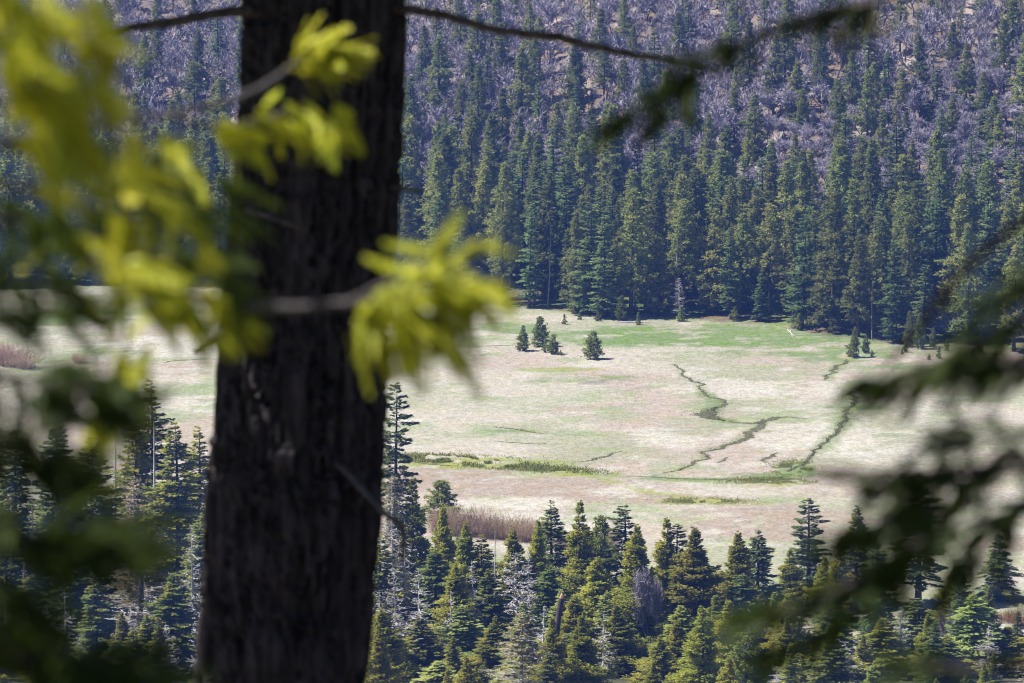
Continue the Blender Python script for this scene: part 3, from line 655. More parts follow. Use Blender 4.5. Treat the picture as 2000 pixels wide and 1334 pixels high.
boulder(1880, 272, 13, 'pale rounded boulder at the top of the pine rows')
boulder(1962, 137, 9, 'grey boulder on the open pink ground at right')
boulder(1812, 75, 7, 'small grey boulder among oaks right of the ochre oaks')
for px, top, base, w, lab in ((1650, 52, 150, 48, 'ochre round-crowned oak left of its twin on the slope'), (1712, 27, 125, 52, 'taller ochre oak at the upper right slope')):
    g = ground_at(px, base); plant(LIVEOAK, 'oak_tree', lab, 'oak tree', g[0], g[1], P(px, top, g[1])[2] - g[2], w / 2 / F * g[1], 'ochre oaks with leaves')

# ------------------------------------------------------------------ creeks, tall grass, sedge
M_CREEK = plain('wet_creek_bed', (0.050, 0.058, 0.026), (0.17, 0.16, 0.085), 1.6)
def dense_line(pts, step=0.7, jit=0.35, seed=0):
    g = np.random.default_rng(seed); p = np.array([ground_at(*q) for q in pts]); w = [p[0]]
    for a, b_ in zip(p[:-1], p[1:]):
        n = max(1, int(np.linalg.norm(b_ - a) / step))
        for k in range(1, n + 1): w.append(a + (b_ - a) * k / n)
    w = np.array(w); n = len(w); j = (fbm(np.arange(n) * step, np.zeros(n) + seed * 9.7, 5, 4) - .5) * 2 * jit * 7; w[:, 0] += j; return w
def creek(name, pts, wid, seed, blades=5, bh=0.28, bmat=M_SEDGE):
    w = dense_line(pts, 0.35, 0.3, seed); n = len(w); g = np.random.default_rng(seed); t = nrm(np.gradient(w[:, :2], axis=0)); nr_ = np.stack([-t[:, 1], t[:, 0]], 1)
    wd = np.interp(np.linspace(0, 1, n), np.linspace(0, 1, len(wid)), wid) * g.uniform(.35, 1.15, n) * 0.85 * np.minimum(1, np.minimum(np.arange(n), n - 1 - np.arange(n)) / 12 + .12)
    ar = np.arange(n) * .35; wl = wd * (0.35 + 1.5 * fbm(ar, ar * 0 + seed, 1.2, 3, 1)); wr = wd * (0.35 + 1.5 * fbm(ar, ar * 0 + seed, 1.2, 3, 5))
    k = 5; off = np.linspace(-1, 1, k); hw = np.where(off[None] < 0, wl[:, None], wr[:, None]) * off[None] * .42; xy = w[:, None, :2] + nr_[:, None] * hw[..., None]
    z = height(xy[..., 0], xy[..., 1]) + 0.05; v = np.concatenate([xy, z[..., None]], -1); i = np.arange(n - 1)[:, None] * k; j = np.arange(k - 1)[None]
    b = MB(); b.add(v, np.stack([i + j, i + j + 1, i + k + j + 1, i + k + j], -1).reshape(-1, 4)); o = link(name, b.mesh(name, [M_CREEK], True)); o['kind'] = 'structure'
    if blades:
        m = int(n * blades * np.mean(wd) * 1.3); c = g.integers(0, n, m); f = g.normal(0, .42, m); p2 = w[c, :2] + nr_[c] * (wd[c] * f)[:, None] + g.normal(0, .25, (m, 2))
        p = np.stack([p2[:, 0], p2[:, 1], height(p2[:, 0], p2[:, 1])], 1); d = np.array([0, 0, .7]) + g.normal(0, .7, (m, 3)); d[:, 2] = np.abs(d[:, 2]); return p, d, bh * g.uniform(.5, 1.3, m)
    return None
SED = []
for a in [('creek', [(1318, 712), (1326, 722), (1332, 735), (1350, 743), (1366, 752), (1371, 765), (1385, 777), (1408, 782), (1418, 790), (1402, 797), (1392, 800)], [.5, .7, .9, .8, 1.0, 1.5, 1.9], 1),
          ('creek', [(1398, 797), (1385, 801), (1378, 806), (1390, 814), (1415, 822)], [2, 4, 6, 4, 1.5], 2, 9),
          ('creek', [(1415, 823), (1445, 827), (1472, 828), (1500, 821), (1520, 816), (1545, 815), (1570, 820)], [.5, .5, 2.0, 3.2, 1.6, .7, .4], 3),
          ('creek', [(1492, 824), (1478, 835), (1462, 847), (1450, 858), (1430, 868), (1400, 877), (1368, 884), (1374, 897), (1345, 912), (1300, 925)], [2.0, 2.6, 2.8, 2.2, 1.3, 1.0, .8, .6, .4], 4),
          ('creek', [(1667, 765), (1661, 790), (1652, 815), (1640, 838), (1618, 862), (1600, 880), (1588, 895), (1572, 908), (1545, 922)], [.5, 1.2, 1.5, 1.6, 1.4, 1.1, .8, .6, .4], 5, 12),
          ('creek', [(1652, 703), (1636, 718), (1624, 730), (1614, 743)], [1.0, 1.5, 1.2, .4], 6, 6),
          ('creek', [(470, 672), (640, 674), (800, 679), (930, 677), (1010, 675)], [.6, .6, .6, .6, .5], 7, 2),
          ('creek', [(792, 900), (830, 906), (870, 909), (905, 911)], [1.1, 1.6, 1.6, .6], 8, 0),
          ('creek', [(1230, 930), (1330, 936), (1440, 937), (1515, 936), (1545, 928)], [.4, .6, .7, .6, .4], 9, 3),
          ('creek', [(300, 712), (330, 706), (380, 703), (410, 699)], [.5, .7, .6, .4], 10, 2),
          ('creek', [(1395, 905), (1410, 899), (1424, 894)], [.8, 1.6, .6], 11, 3), ('creek', [(1490, 905), (1510, 892), (1520, 885)], [.8, 2.4, .8], 12, 4),
          ('creek', [(960, 834), (1010, 840), (1065, 849)], [.8, 1.3, .6], 13, 4), ('creek', [(960, 862), (1040, 868), (1090, 868)], [.4, .7, .4], 14, 2),
          ('creek', [(1210, 882), (1190, 892), (1160, 898), (1120, 903)], [.5, 1.0, 1.8, .6], 15, 4)]:
    r_ = creek(*a)
    if r_: SED.append(r_)
sb = MB(); p = np.concatenate([a[0] for a in SED]); d = np.concatenate([a[1] for a in SED]); L = np.concatenate([a[2] for a in SED])
sb.leaves(p, d, rng.normal(size=p.shape), L, L * 0.35); o = link('sedge', sb.mesh('sedge', [M_SEDGE])); o['kind'] = 'stuff'; o['label'] = 'dark green sedge along the creeks'
# tall green grass along the ditch bank and flecks over the sward
tb = MB()
def grass_patch(px, py, rx, ry, n, h, seed, mat=0, rot=0.0):
    g = np.random.default_rng(seed); c = ground_at(px, py); ax = rx / F * c[1]; ay = abs(ydist(py - ry) - ydist(py + ry)) / 2
    q = g.normal(0, .5, (n, 2)) * [ax, ay]; p2 = c[:2] + np.stack([q[:, 0], q[:, 1] + rot * q[:, 0]], 1); keep = fbm(p2[:, 0], p2[:, 1], 4, 3, seed) > 0.45; p2 = p2[keep]
    p = np.stack([p2[:, 0], p2[:, 1], height(p2[:, 0], p2[:, 1])], 1); n = len(p); tb.leaves(p, np.array([0, 0, .8]) + np.abs(g.normal(0, .6, (n, 3))) * [1, 1, .4] * np.sign(g.normal(size=(n, 3)) + [0, 0, 9]), g.normal(size=(n, 3)), h * g.uniform(.5, 1.3, n), h * .3 * np.ones(n), mat)
grass_patch(900, 900, 130, 9, 16000, .55, 1, 0, -.28); grass_patch(1050, 916, 110, 6, 9000, .45, 2, 0, -.25); grass_patch(1550, 915, 45, 14, 5000, .4, 3, 0, .2)
grass_patch(1370, 980, 100, 6, 4000, .35, 4); grass_patch(1500, 940, 90, 8, 5000, .35, 5)
o = link('tall_grass', tb.mesh('tall_grass', [M_TALLGRASS])); o['kind'] = 'stuff'; o['label'] = 'band of tall green grass along the meadow ditch'

# ------------------------------------------------------------------ willow thickets
WIL = [brush_mesh(300 + i, 4.4, 3.2, 330, .075, M_WILLOW) for i in range(3)]; RUST = brush_mesh(310, 3.0, 2.6, 260, .075, M_RUST)
def shrub(px, base, h_px, w_px, lab, me=None, group='leafless willow shrubs', H0=4.4, R0=3.2):
    g = ground_at(px, base); k = F / math.hypot(g[1], 140); o = link('willow_shrub', me or WIL[int(px) % 3], None, tuple(g)); o.scale = (w_px / 2 / k / R0, w_px / 2 / k / R0 * .8, h_px * .84 / k / H0)
    o.rotation_euler = (0, 0, rng.random() * 6); tag(o, lab, 'shrub', group)
for a in [(858, 1042, 58, 70, 'pinkish willow shrub at the left end of the thicket by narrow cedar'), (893, 1044, 62, 75, 'tallest pinkish willow shrub in the left half of thicket'), (925, 1046, 62, 75, 'yellowish-topped willow shrub in the middle of the thicket'),
          (957, 1050, 56, 70, 'violet-brown willow shrub right of the thicket middle'), (990, 1052, 54, 70, 'brown willow shrub behind the dark cedar tip'), (1020, 1056, 54, 66, 'willow shrub left of the layered dark fir'), (1048, 1056, 50, 60, 'willow shrub at the right end of the thicket'),
          (1110, 1085, 50, 60, 'willow shrub glimpsed right of the layered dark fir'), (1185, 1060, 34, 60, 'low reddish willow brush left of the small pine'),
          (20, 715, 50, 70, 'tan willow clump at the left edge of the meadow'), (52, 720, 42, 56, 'small tan willow beside the left edge clump'), (155, 709, 24, 40, 'single bare shrub alone on pale grass at left'), (5, 700, 40, 50, 'violet willow behind the left edge clump')]:
    shrub(*a)
shrub(1965, 1215, 26, 60, 'rust-orange bare shrub behind the bottom right cedar', RUST, 'rusty bare shrubs', 3.0, 2.6)
shrub(1998, 1222, 34, 60, 'rust-orange bare shrub at the right edge', RUST, 'rusty bare shrubs', 3.0, 2.6)

# ------------------------------------------------------------------ near conifers below the viewpoint
NEAR = [  # prototype, tip px, tip py, distance, crown width px, name, label
    (FIR[1], 297, 733, 655, 105, 'fir_tree', 'tallest fir left of the trunk, pale dead pole before it'),
    (FIR[0], 258, 772, 650, 95, 'fir_tree', 'yellow-green fir behind the hanging yellow spray'),
    (FIR[2], 345, 818, 625, 150, 'fir_tree', 'broad sunlit olive fir touching the big trunk on its left'),
    (FIR[1], 386, 826, 640, 100, 'fir_tree', 'grey-green fir right against the left side of the trunk'),
    (FIR[2], 172, 840, 620, 150, 'fir_tree', 'broad yellow-green fir third from the trunk on the left'),
    (DARKFIR[0], 108, 806, 640, 105, 'fir_tree', 'dark fir poking above the blurred dark bough'),
    (LIGHTFIR[1], 98, 912, 600, 140, 'fir_tree', 'grey-green fir with pale twigs at far left'),
    (DARKFIR[0], 25, 835, 640, 100, 'fir_tree', 'dark fir at the left edge of the photo'),
    (FIR[0], 22, 960, 590, 120, 'fir_tree', 'shaded green fir low at the left edge'),
    (GREYFIR[0], 272, 925, 590, 105, 'fir_tree', 'half-dead grey-brown fir in the middle of the left stand'),
    (GREYFIR[1], 268, 1070, 565, 120, 'fir_tree', 'lower grey-brown dying fir with bare pale trunk'),
    (LIGHTFIR[0], 190, 1103, 560, 78, 'fir_tree', 'bright green young fir, neat cone in the left stand'),
    (DARKFIR[0], 140, 1060, 580, 110, 'fir_tree', 'dark shaded fir behind the neat bright young fir'),
    (FIR[1], 336, 1115, 560, 110, 'fir_tree', 'olive fir at the lower left of the trunk'),
    (FIR[0], 60, 1120, 560, 120, 'fir_tree', 'olive fir behind the bare pink pole at lower left'),
    (FIR[2], 285, 1200, 540, 100, 'fir_tree', 'low olive fir at the bottom, left of the silvery snag'),
    (LIGHTFIR[1], 395, 1000, 600, 90, 'fir_tree', 'pale green fir behind the white snag by the trunk'),
    (DARKFIR[1], 225, 1010, 600, 90, 'fir_tree', 'dark fir between the yellow-green fir and grey-brown fir'),
    (FIR[0], 110, 1230, 540, 110, 'fir_tree', 'low fir at the bottom left corner'),
    (LIGHTFIR[0], 225, 1250, 530, 80, 'fir_tree', 'small green fir at the bottom below the neat young fir'),
    (SPARSE[0], 770, 743, 655, 62, 'fir_tree', 'tall ragged dark fir right beside the big trunk'),
    (GREYFIR[1], 764, 925, 620, 70, 'fir_tree', 'pale twiggy fir below the tall ragged fir'),
    (CEDAR[2], 806, 928, 620, 75, 'cedar_tree', 'sparse yellowish cedar right of the tall ragged fir'),
    (PINE[0], 862, 938, 700, 48, 'pine_tree', 'rounded pine standing behind the willow thicket'),
    (CEDAR[1], 868, 980, 610, 62, 'cedar_tree', 'slim olive cedar in front of the thicket, left'),
    (CEDAR[0], 905, 1018, 600, 75, 'cedar_tree', 'pointed olive cedar before the thicket, next to the slim one'),
    (FIR[1], 945, 1040, 600, 85, 'fir_tree', 'fir with a thin dead spike before the thicket'),
    (CEDAR[1], 1008, 1026, 605, 70, 'cedar_tree', 'dark-tipped cedar in front of the right half of thicket'),
    (CEDAR[0], 1050, 1012, 605, 60, 'cedar_tree', 'narrow olive cedar touching the layered dark fir'),
    (DARKFIR[0], 1080, 974, 620, 80, 'fir_tree', 'layered dark fir at the right end of the thicket'),
    (CEDAR[2], 1137, 976, 615, 75, 'cedar_tree', 'pointed cedar right of the layered dark fir'),
    (PINE[2], 1172, 1008, 620, 55, 'pine_tree', 'round-headed pine between two cedars at centre'),
    (SPARSE[1], 1223, 982, 615, 62, 'fir_tree', 'open-branched fir above the large olive cedar'),
    (CEDAR[0], 1243, 1022, 580, 100, 'cedar_tree', 'large olive cedar running down to the bottom at centre'),
    (CEDAR[2], 1302, 1008, 610, 70, 'cedar_tree', 'yellowish thin-topped cedar right of the large olive cedar'),
    (SPARSE[0], 1322, 1022, 610, 55, 'fir_tree', 'ragged fir just right of the thin-topped cedar'),
    (CEDAR[3], 1357, 1028, 580, 135, 'cedar_tree', 'broad perfect-cone cedar right of centre'),
    (CEDAR[0], 1438, 1036, 590, 100, 'cedar_tree', 'olive cedar left of the dark spreading fir'),
    (DARKFIR[0], 1477, 1030, 600, 95, 'fir_tree', 'dark spreading fir beside the olive cedar'),
    (SPARSE[0], 1582, 971, 625, 58, 'fir_tree', 'tall thin fir standing free against the pink meadow'),
    (CEDAR[2], 1545, 1072, 620, 60, 'cedar_tree', 'thin yellow cedar left of the tall thin fir'),
    (CEDAR[1], 1610, 1083, 615, 45, 'cedar_tree', 'small cedar at the right foot of the tall thin fir'),
    (FIR[2], 1672, 983, 625, 90, 'fir_tree', 'fir seen through the blurred right branch'),
    (CEDAR[2], 1640, 1058, 610, 60, 'cedar_tree', 'yellowish cedar left of the fir behind the branch'),
    (SPARSE[1], 1797, 945, 625, 75, 'fir_tree', 'tall dark-stemmed fir behind the large blurred clump'),
    (DARKFIR[1], 1712, 1050, 600, 70, 'fir_tree', 'dark fir under the large blurred clump'),
    (CEDAR[1], 1870, 1098, 600, 75, 'cedar_tree', 'brownish cedar below the large blurred clump'),
    (DARKFIR[1], 1952, 1040, 630, 60, 'fir_tree', 'narrow dark fir near the right edge'),
    (LIGHTFIR[0], 1797, 1166, 560, 100, 'fir_tree', 'light green cone-shaped fir at lower right'),
    (LIGHTFIR[1], 1905, 1158, 560, 115, 'fir_tree', 'pale twig-laced fir left of the narrow dark fir'),
    (CEDAR[3], 1970, 1222, 560, 110, 'cedar_tree', 'yellow-green cedar in the bottom right corner'),
    (FIR[1], 1725, 1205, 555, 95, 'fir_tree', 'olive fir at the bottom under the green blurred spray'),
    (FIR[0], 1620, 1170, 570, 90, 'fir_tree', 'fir behind the green-tipped blurred branch'),
    (CEDAR[0], 1540, 1160, 570, 90, 'cedar_tree', 'cedar behind the pale leafless oak at right'),
    (CEDAR[3], 1400, 1160, 560, 100, 'cedar_tree', 'low cedar at the foot of the perfect-cone cedar'),
    (FIR[1], 1330, 1180, 560, 90, 'fir_tree', 'fir at the bottom right of the large olive cedar'),
    (LIGHTFIR[1], 1110, 1235, 545, 95, 'fir_tree', 'light olive fir at the bottom right of broken trunk'),
    (LIGHTFIR[0], 905, 1180, 560, 105, 'fir_tree', 'green layered fir at bottom, left of the dead-topped tree'),
    (FIR[2], 960, 1215, 550, 90, 'fir_tree', 'sunlit green fir at bottom beside the dead-topped tree'),
    (DARKFIR[0], 850, 1060, 590, 90, 'fir_tree', 'dark fir under the slim olive cedar'),
    (FIR[0], 745, 1185, 555, 90, 'fir_tree', 'green fir at bottom right against the big trunk'),
    (FIR[1], 745, 1040, 590, 90, 'fir_tree', 'shaded fir beside the trunk at its drooping twig'),
    (CEDAR[0], 890, 1100, 580, 90, 'cedar_tree', 'olive cedar above the green layered fir'),
    (FIR[2], 955, 1110, 585, 100, 'fir_tree', 'dark green fir left of the white-topped tree'),
    (CEDAR[1], 1165, 1085, 585, 90, 'cedar_tree', 'olive cedar above the broken trunk'),
    (DARKFIR[0], 1075, 1100, 590, 80, 'fir_tree', 'shaded fir right of the white-topped tree'),
    (CEDAR[3], 1210, 1180, 560, 90, 'cedar_tree', 'olive cedar at bottom right of the broken trunk'),
    (CEDAR[2], 1480, 1270, 535, 80, 'cedar_tree', 'sparse cedar at the bottom under the leafless oak'),
    (FIR[0], 1640, 1260, 540, 90, 'fir_tree', 'dark fir at the bottom under the blurred branch'),
    (DARKFIR[1], 1450, 1120, 580, 90, 'fir_tree', 'shaded fir below the dark spreading fir'),
    (FIR[1], 820, 1200, 560, 80, 'fir_tree', 'dark fir behind the tall silvery snag right of trunk'),
    (FIR[0], 1850, 1240, 545, 90, 'fir_tree', 'low fir at the bottom between two light firs'),
    (LIGHTFIR[1], 1560, 1275, 535, 80, 'fir_tree', 'pale fir with bleached limbs at the bottom right'),
    (FIR[2], 1020, 1280, 535, 90, 'fir_tree', 'low fir at the bottom edge under the dead-topped tree'),
    (LIGHTFIR[0], 855, 1290, 530, 80, 'fir_tree', 'small yellow-green fir at the bottom edge right of trunk'),
    (CEDAR[0], 1290, 1255, 540, 90, 'cedar_tree', 'low olive cedar at the bottom edge, centre'),
    (CEDAR[1], 1120, 1160, 575, 70, 'cedar_tree', 'cedar right behind the leaning broken trunk'),
]
for pr, px, py, d, w, nm, lab in NEAR:
    x, y, h = at_top(px, py, d); r = w / 2 / F * math.hypot(d, 140) * 1.6
    plant(pr, nm, lab, nm.replace('_', ' '), x, y, h, r, 'conifers of the near stand below the viewpoint'); TREES.append((x, y))
for pr, px, py, d, w, lab in [
    (SNAG[3], 222, 790, 630, 14, 'thin bare pole rising between firs at left'), (SNAG[3], 296, 800, 640, 22, 'bleached pole standing before the tallest left fir'), (SNAG[0], 378, 1020, 570, 78, 'white bare snag with whorled branches left of the trunk'),
    (SNAG[1], 130, 1135, 550, 60, 'pinkish bare pole with stub branches at lower left'), (SNAG[0], 325, 1215, 535, 70, 'silvery snag at the bottom left of the trunk'), (SNAG[1], 62, 930, 590, 52, 'pale twiggy dead top at far left'),
    (SNAG[1], 45, 1085, 560, 40, 'greyish dead pole at the left edge, upper one'), (SNAG[3], 12, 1105, 560, 18, 'dead pole cut by the left edge'), (SNAG[1], 224, 1220, 535, 22, 'short brown dead spike at bottom left'),
    (SNAG[0], 776, 1100, 565, 60, 'silvery snag close right of the trunk'), (SNAG[0], 820, 1105, 560, 75, 'tall silvery snag second right of the trunk'),
    (SNAG[2], 1003, 1060, 590, 100, 'white gnarled dead-topped tree at bottom centre'), (SNAG[0], 1034, 1072, 595, 55, 'smaller white dead top touching the gnarled one'), (SNAG[3], 963, 1020, 598, 14, 'thin dead spike before the willow thicket'),
    (SNAG[0], 790, 1010, 590, 60, 'silver twiggy snag between the trunk and the slim cedar'), (SNAG[0], 745, 1150, 555, 60, 'silver snag half hidden by the right side of the trunk'), (SNAG[1], 880, 1150, 560, 50, 'greyish bare snag above the green layered fir'),
    (SNAG[0], 925, 1090, 580, 55, 'bleached snag left of the white gnarled tree'), (SNAG[1], 1060, 1180, 555, 60, 'bleached snag left of the broken trunk'), (SNAG[1], 395, 1160, 550, 60, 'pale snag at the lower left edge of the trunk'), (SNAG[0], 250, 960, 590, 60, 'silver snag in front of the half-dead fir'),
    (SNAG[0], 90, 1180, 545, 70, 'silver twiggy snag near the left bottom corner'), (SNAG[1], 1180, 1190, 555, 50, 'pale snag right of the broken trunk'), (SNAG[0], 1760, 1180, 555, 60, 'pale snag left of the light green cone fir'), (SNAG[1], 1930, 1220, 550, 60, 'silver snag right of the pale twig-laced fir'),
    (SNAG[1], 768, 930, 615, 40, 'grey dead spire below the tall ragged fir'), (SNAG[2], 1640, 1240, 540, 90, 'pale bleached limbs at the bottom beneath the right branch'), (SNAG[1], 1520, 1300, 530, 50, 'white dead top at the bottom below leafless oak'), (SNAG[1], 1000, 1225, 545, 40, 'small silver snag at the bottom beside dead-topped tree')]:
    x, y, h = at_top(px, py, d); plant(pr, 'dead_tree', lab, 'dead tree', x, y, h, w / 2 / F * d * 1.3, 'dead trees of the near stand', crown_name='branches')
gf = np.random.default_rng(61); fills = []; fm = MB()
pts_ = [(at_top(t[1], t[2], t[3])[0], t[3]) for t in NEAR]
for _ in range(4000):
    d = gf.uniform(478, 604); px = gf.uniform(-40, 2040); x = P(px, 1200, d)[0]
    if len(fills) >= 95: break
    if any(math.hypot(x - a, (d - b_) * .8) < 3.4 for a, b_ in pts_): continue
    top = gf.uniform(1170, 1330) if d < 575 else gf.uniform(1120, 1240)
    h = P(px, top, d)[2] - float(height(x, d))
    if h < 3 or h > 17: continue
    pts_.append((x, d)); fills.append((px, top, d, x, h))
fills.sort()
fz = {}
for px, top, d, x, h in fills:
    pool, nm = [(FIR, 'fir_tree'), (CEDAR, 'cedar_tree'), (LIGHTFIR, 'fir_tree'), (DARKFIR, 'fir_tree'), (GREYFIR, 'fir_tree'), (PINE, 'pine_tree')][int(gf.choice(6, p=[.28, .30, .14, .1, .08, .10]))]
    pr = pool[gf.integers(len(pool))]; r = h * gf.uniform(.26, .40)
    if 420 < px < 690:
        continue
    zn = 'left of the trunk' if px < 470 else 'just right of the trunk' if px < 960 else 'below the layered dark fir' if px < 1200 else 'below the perfect-cone cedar' if px < 1500 else 'behind the right branches' if px < 1760 else 'in the right corner'
    key = (zn, nm, h > 9); fz[key] = fz.get(key, 0) + 1
    plant(pr, nm, f"{'half-grown' if h > 9 else 'young'} {nm.split('_')[0]} filling the near stand {zn}, {ordn[min(fz[key] - 1, 31)]} from left", nm.replace('_', ' '), x, d, h, r, 'young conifers filling the near stand')
gw = np.random.default_rng(90); wm = MB(); tpw = MB(); tpw.tube([(0, 0, -.5), (0, 0, 12), (0, 0, 23)], [.3, .2, .04], 6)
lite = [conifer_crown(330 + k, 24, 4.2, .04, st, 90, dn, .7, .34, prof=.95).arrays() for k, (st, dn) in enumerate((('fir', 14), ('cedar', 15)))]
for k in range(20):
    d = gw.uniform(520, 645); px = gw.uniform(440, 700); x = P(px, 1200, d)[0]; zz = float(height(x, d)); h = gw.uniform(12, 26); join_into(wm, [(lite[k % 2], k % 2), (tpw.arrays(), 2)], x, d, zz, h / 24, h / 24)
o = link('near_conifer_woods', wm.mesh('near_conifer_woods', [M_FIR, M_CEDAR, M_BARK])); o['kind'] = 'stuff'; o['label'] = 'conifers of the near stand behind the big trunk'; o['category'] = 'woods'
# leafless oaks among the near conifers
for k, px, py, d, w, lab in [(0, 1270, 1110, 575, 70, 'dark-stemmed leafless oak right of the large olive cedar'), (3, 1475, 1208, 550, 100, 'pale grey leafless oak at the bottom right'), (1, 1300, 1130, 575, 55, 'second leafless oak beside the dark-stemmed one'),
                            (4, 1850, 1190, 570, 80, 'violet leafless oak between the two light firs'), (2, 1960, 1250, 590, 80, 'thin leafless oak near the bottom right corner')]:
    x, y, h = at_top(px, py, d); plant(OAK[k], 'oak_tree', lab, 'oak tree', x, y, h, w / 2 / F * d, 'leafless oaks of the near stand')
p0 = P(1078, 1290, 560); p1 = P(1090, 1210, 560); p2 = P(1097, 1168, 560)
p0[2] = float(height(p0[0], p0[1])) - .3; t_ = thing('broken_trunk', 'leaning broken trunk with a raw orange break at bottom centre', 'dead tree', tuple(p0))
b = MB(); b.tube(np.array([p0, (p0 + p1) / 2, p1, p2]) - p0, [.55, .5, .46, .42], 9); link('trunk', b.mesh('trunk', [M_OAKBARK], True), t_)
b = MB(); q_ = p2 - p0; b.tube(np.array([q_, q_ + [.02, 0, .35], q_ + [.08, 0, .8]]), [.42, .3, .06], 7); link('splintered_break', b.mesh('break', [plain('raw_wood', (.42, .24, .12), (.5, .33, .2), 4)]), t_)

# ------------------------------------------------------------------ foreground: big trunk
M_TRUNK = plain('furrowed_bark', (0.004, 0.0035, 0.004), (0.058, 0.046, 0.056), 7.0, 0.85, (3, 3, 0.45), 0.4, 0.3)  # near-black tone holds the trunk's shade as well as its bark colour
M_FGTWIG = plain('foreground_twig_bark', (0.05, 0.04, 0.04), (0.14, 0.11, 0.11), 20, 0.8)
M_GREYTWIG = plain('grey_twig_bark', (0.06, 0.055, 0.06), (0.13, 0.115, 0.125), 20, 0.8)  # lowered tone stands in for shade on the twigs before the trunk
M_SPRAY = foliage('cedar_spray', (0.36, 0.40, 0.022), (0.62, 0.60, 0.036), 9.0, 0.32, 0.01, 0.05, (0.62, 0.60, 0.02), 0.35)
M_SPRAYDK = foliage('spray_darkened_for_shade', (0.026, 0.046, 0.012), (0.066, 0.096, 0.018), 9.0, 0.4, 0.01, 0.05, (0.15, 0.22, 0.02), 0.2)  # shade put into the colour: dark copy for unlit fir and cedar sprays
TD = 18.0
rows = [(-700, 500, 810), (-300, 490, 800), (0, 478, 790), (150, 472, 783), (300, 463, 777), (450, 449, 769), (560, 442, 762), (690, 428, 755), (848, 421, 750), (856, 413, 750), (1000, 404, 741), (1200, 390, 727), (1334, 380, 714), (1700, 350, 700), (2300, 250, 760)]
ra = np.array(rows, float)
nr, ns = 340, 126
py_ = np.linspace(-700, 2300, nr); lf = np.interp(py_, ra[:, 0], ra[:, 1]); rt = np.interp(py_, ra[:, 0], ra[:, 2])
ctr = np.array([P((a + b_) / 2, c, TD) for a, b_, c in zip(lf, rt, py_)]); rad = (rt - lf) / 2 / F * TD
th = np.arange(ns) / ns * 2 * PI
TH, ZZ = np.meshgrid(th, ctr[:, 2])
def pn(s_th, s_z, off):            # noise periodic round the trunk
    return 0.5 * (vnoise(np.cos(TH) * 3, ZZ * 0 + np.sin(TH) * 3 + off * 5 , 3 / s_th) * 0 + vnoise(TH * s_th, ZZ, s_z, off) * np.clip((2 * PI - TH) / .5, 0, 1) + vnoise((TH - 2 * PI) * s_th, ZZ, s_z, off) * (1 - np.clip((2 * PI - TH) / .5, 0, 1))) * 2
def ridge(s_th, z_s, off):
    n_ = vnoise(TH * s_th + 1.6 * vnoise(TH * 3, ZZ, .35, off + 9), ZZ * 0.16, z_s, off); return 1 - np.abs(2 * n_ - 1)
furrow = ridge(1.1, .11, 1) * .55 + ridge(2.1, .10, 4) * .45
disp = 0.058 * (sstep(.35, .85, furrow) - .5) + 0.012 * (vnoise(TH * 4, ZZ * .7, .08, 7) - .5) + 0.02 * (vnoise(TH, ZZ, .5, 3) - .5)
blend = np.clip((2 * PI - TH) / .25, 0, 1); disp = disp * blend + disp[:, :1] * (1 - blend)
RR = rad[:, None] - 0.008 + disp
VX = ctr[:, 0][:, None] + RR * np.sin(TH); VY = ctr[:, 1][:, None] - RR * np.cos(TH) * 0.98; 
base_pt = np.array([ctr[-1, 0], ctr[-1, 1], float(height(ctr[-1, 0], ctr[-1, 1]))])
v = np.stack([VX, VY, np.broadcast_to(ctr[:, 2][:, None], VX.shape)], -1) - base_pt
i = np.arange(nr - 1)[:, None] * ns; j = np.arange(ns)[None]; j2 = (j + 1) % ns
q = np.stack([i + j, i + j2, i + ns + j2, i + ns + j], -1).reshape(-1, 4)
big = thing('fir_tree', 'big dark furrowed trunk standing close in the left foreground', 'fir tree', tuple(base_pt))
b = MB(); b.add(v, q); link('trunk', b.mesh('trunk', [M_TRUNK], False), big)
def bough(parent, origin, pix, radp, mat, k=7, name='branch', sub=6, seed=0, wob=0.0):
    """branch through photo pixels (px, py, distance), radii in photo pixels at its own distance"""
    g = np.random.default_rng(seed); a = np.array([P(*t) for t in pix]); n = len(a); tt = np.linspace(0, n - 1, (n - 1) * sub + 1)
    def cr(c):
        out = []
        for t in tt:
            k0 = min(int(t), n - 2); f = t - k0; p0_, p1_, p2_, p3_ = c[max(k0 - 1, 0)], c[k0], c[k0 + 1], c[min(k0 + 2, n - 1)]
            out.append(0.5 * (2 * p1_ + (p2_ - p0_) * f + (2 * p0_ - 5 * p1_ + 4 * p2_ - p3_) * f * f + (3 * p1_ - p0_ - 3 * p2_ + p3_) * f ** 3))
        return np.array(out)
    pts = cr(a); ds = np.interp(tt, np.arange(n), [t[2] for t in pix]); rd = np.interp(tt, np.arange(n), radp) / F * ds
    if wob: pts = pts + g.normal(0, 1, pts.shape) * rd[:, None] * wob
    bb = MB(); bb.tube(pts - origin, rd, k); o = link(name, bb.mesh(name, [mat], True), parent); return o, pts
bough(big, base_pt, [(560, 25, TD), (480, 20, TD - .3), (420, 28, TD - .5), (330, 45, TD - .7), (260, 55, TD - .8), (190, 72, TD - .9)], [14, 12, 10, 10, 8, 5], M_FGTWIG, wob=.15)
bough(big, base_pt, [(700, 10, TD), (795, 18, TD - .2), (860, 30, TD - .3), (960, 57, TD - .4), (1090, 75, TD - .5), (1200, 100, TD - .6), (1330, 122, TD - .7), (1400, 140, TD - .7)], [12, 9, 9, 8, 9, 7, 6, 3], M_FGTWIG, wob=.2)
bough(big, base_pt, [(520, 590, TD), (430, 655, TD - .3), (378, 690, TD - .4)], [10, 9, 3], M_FGTWIG, name='branch_stub')
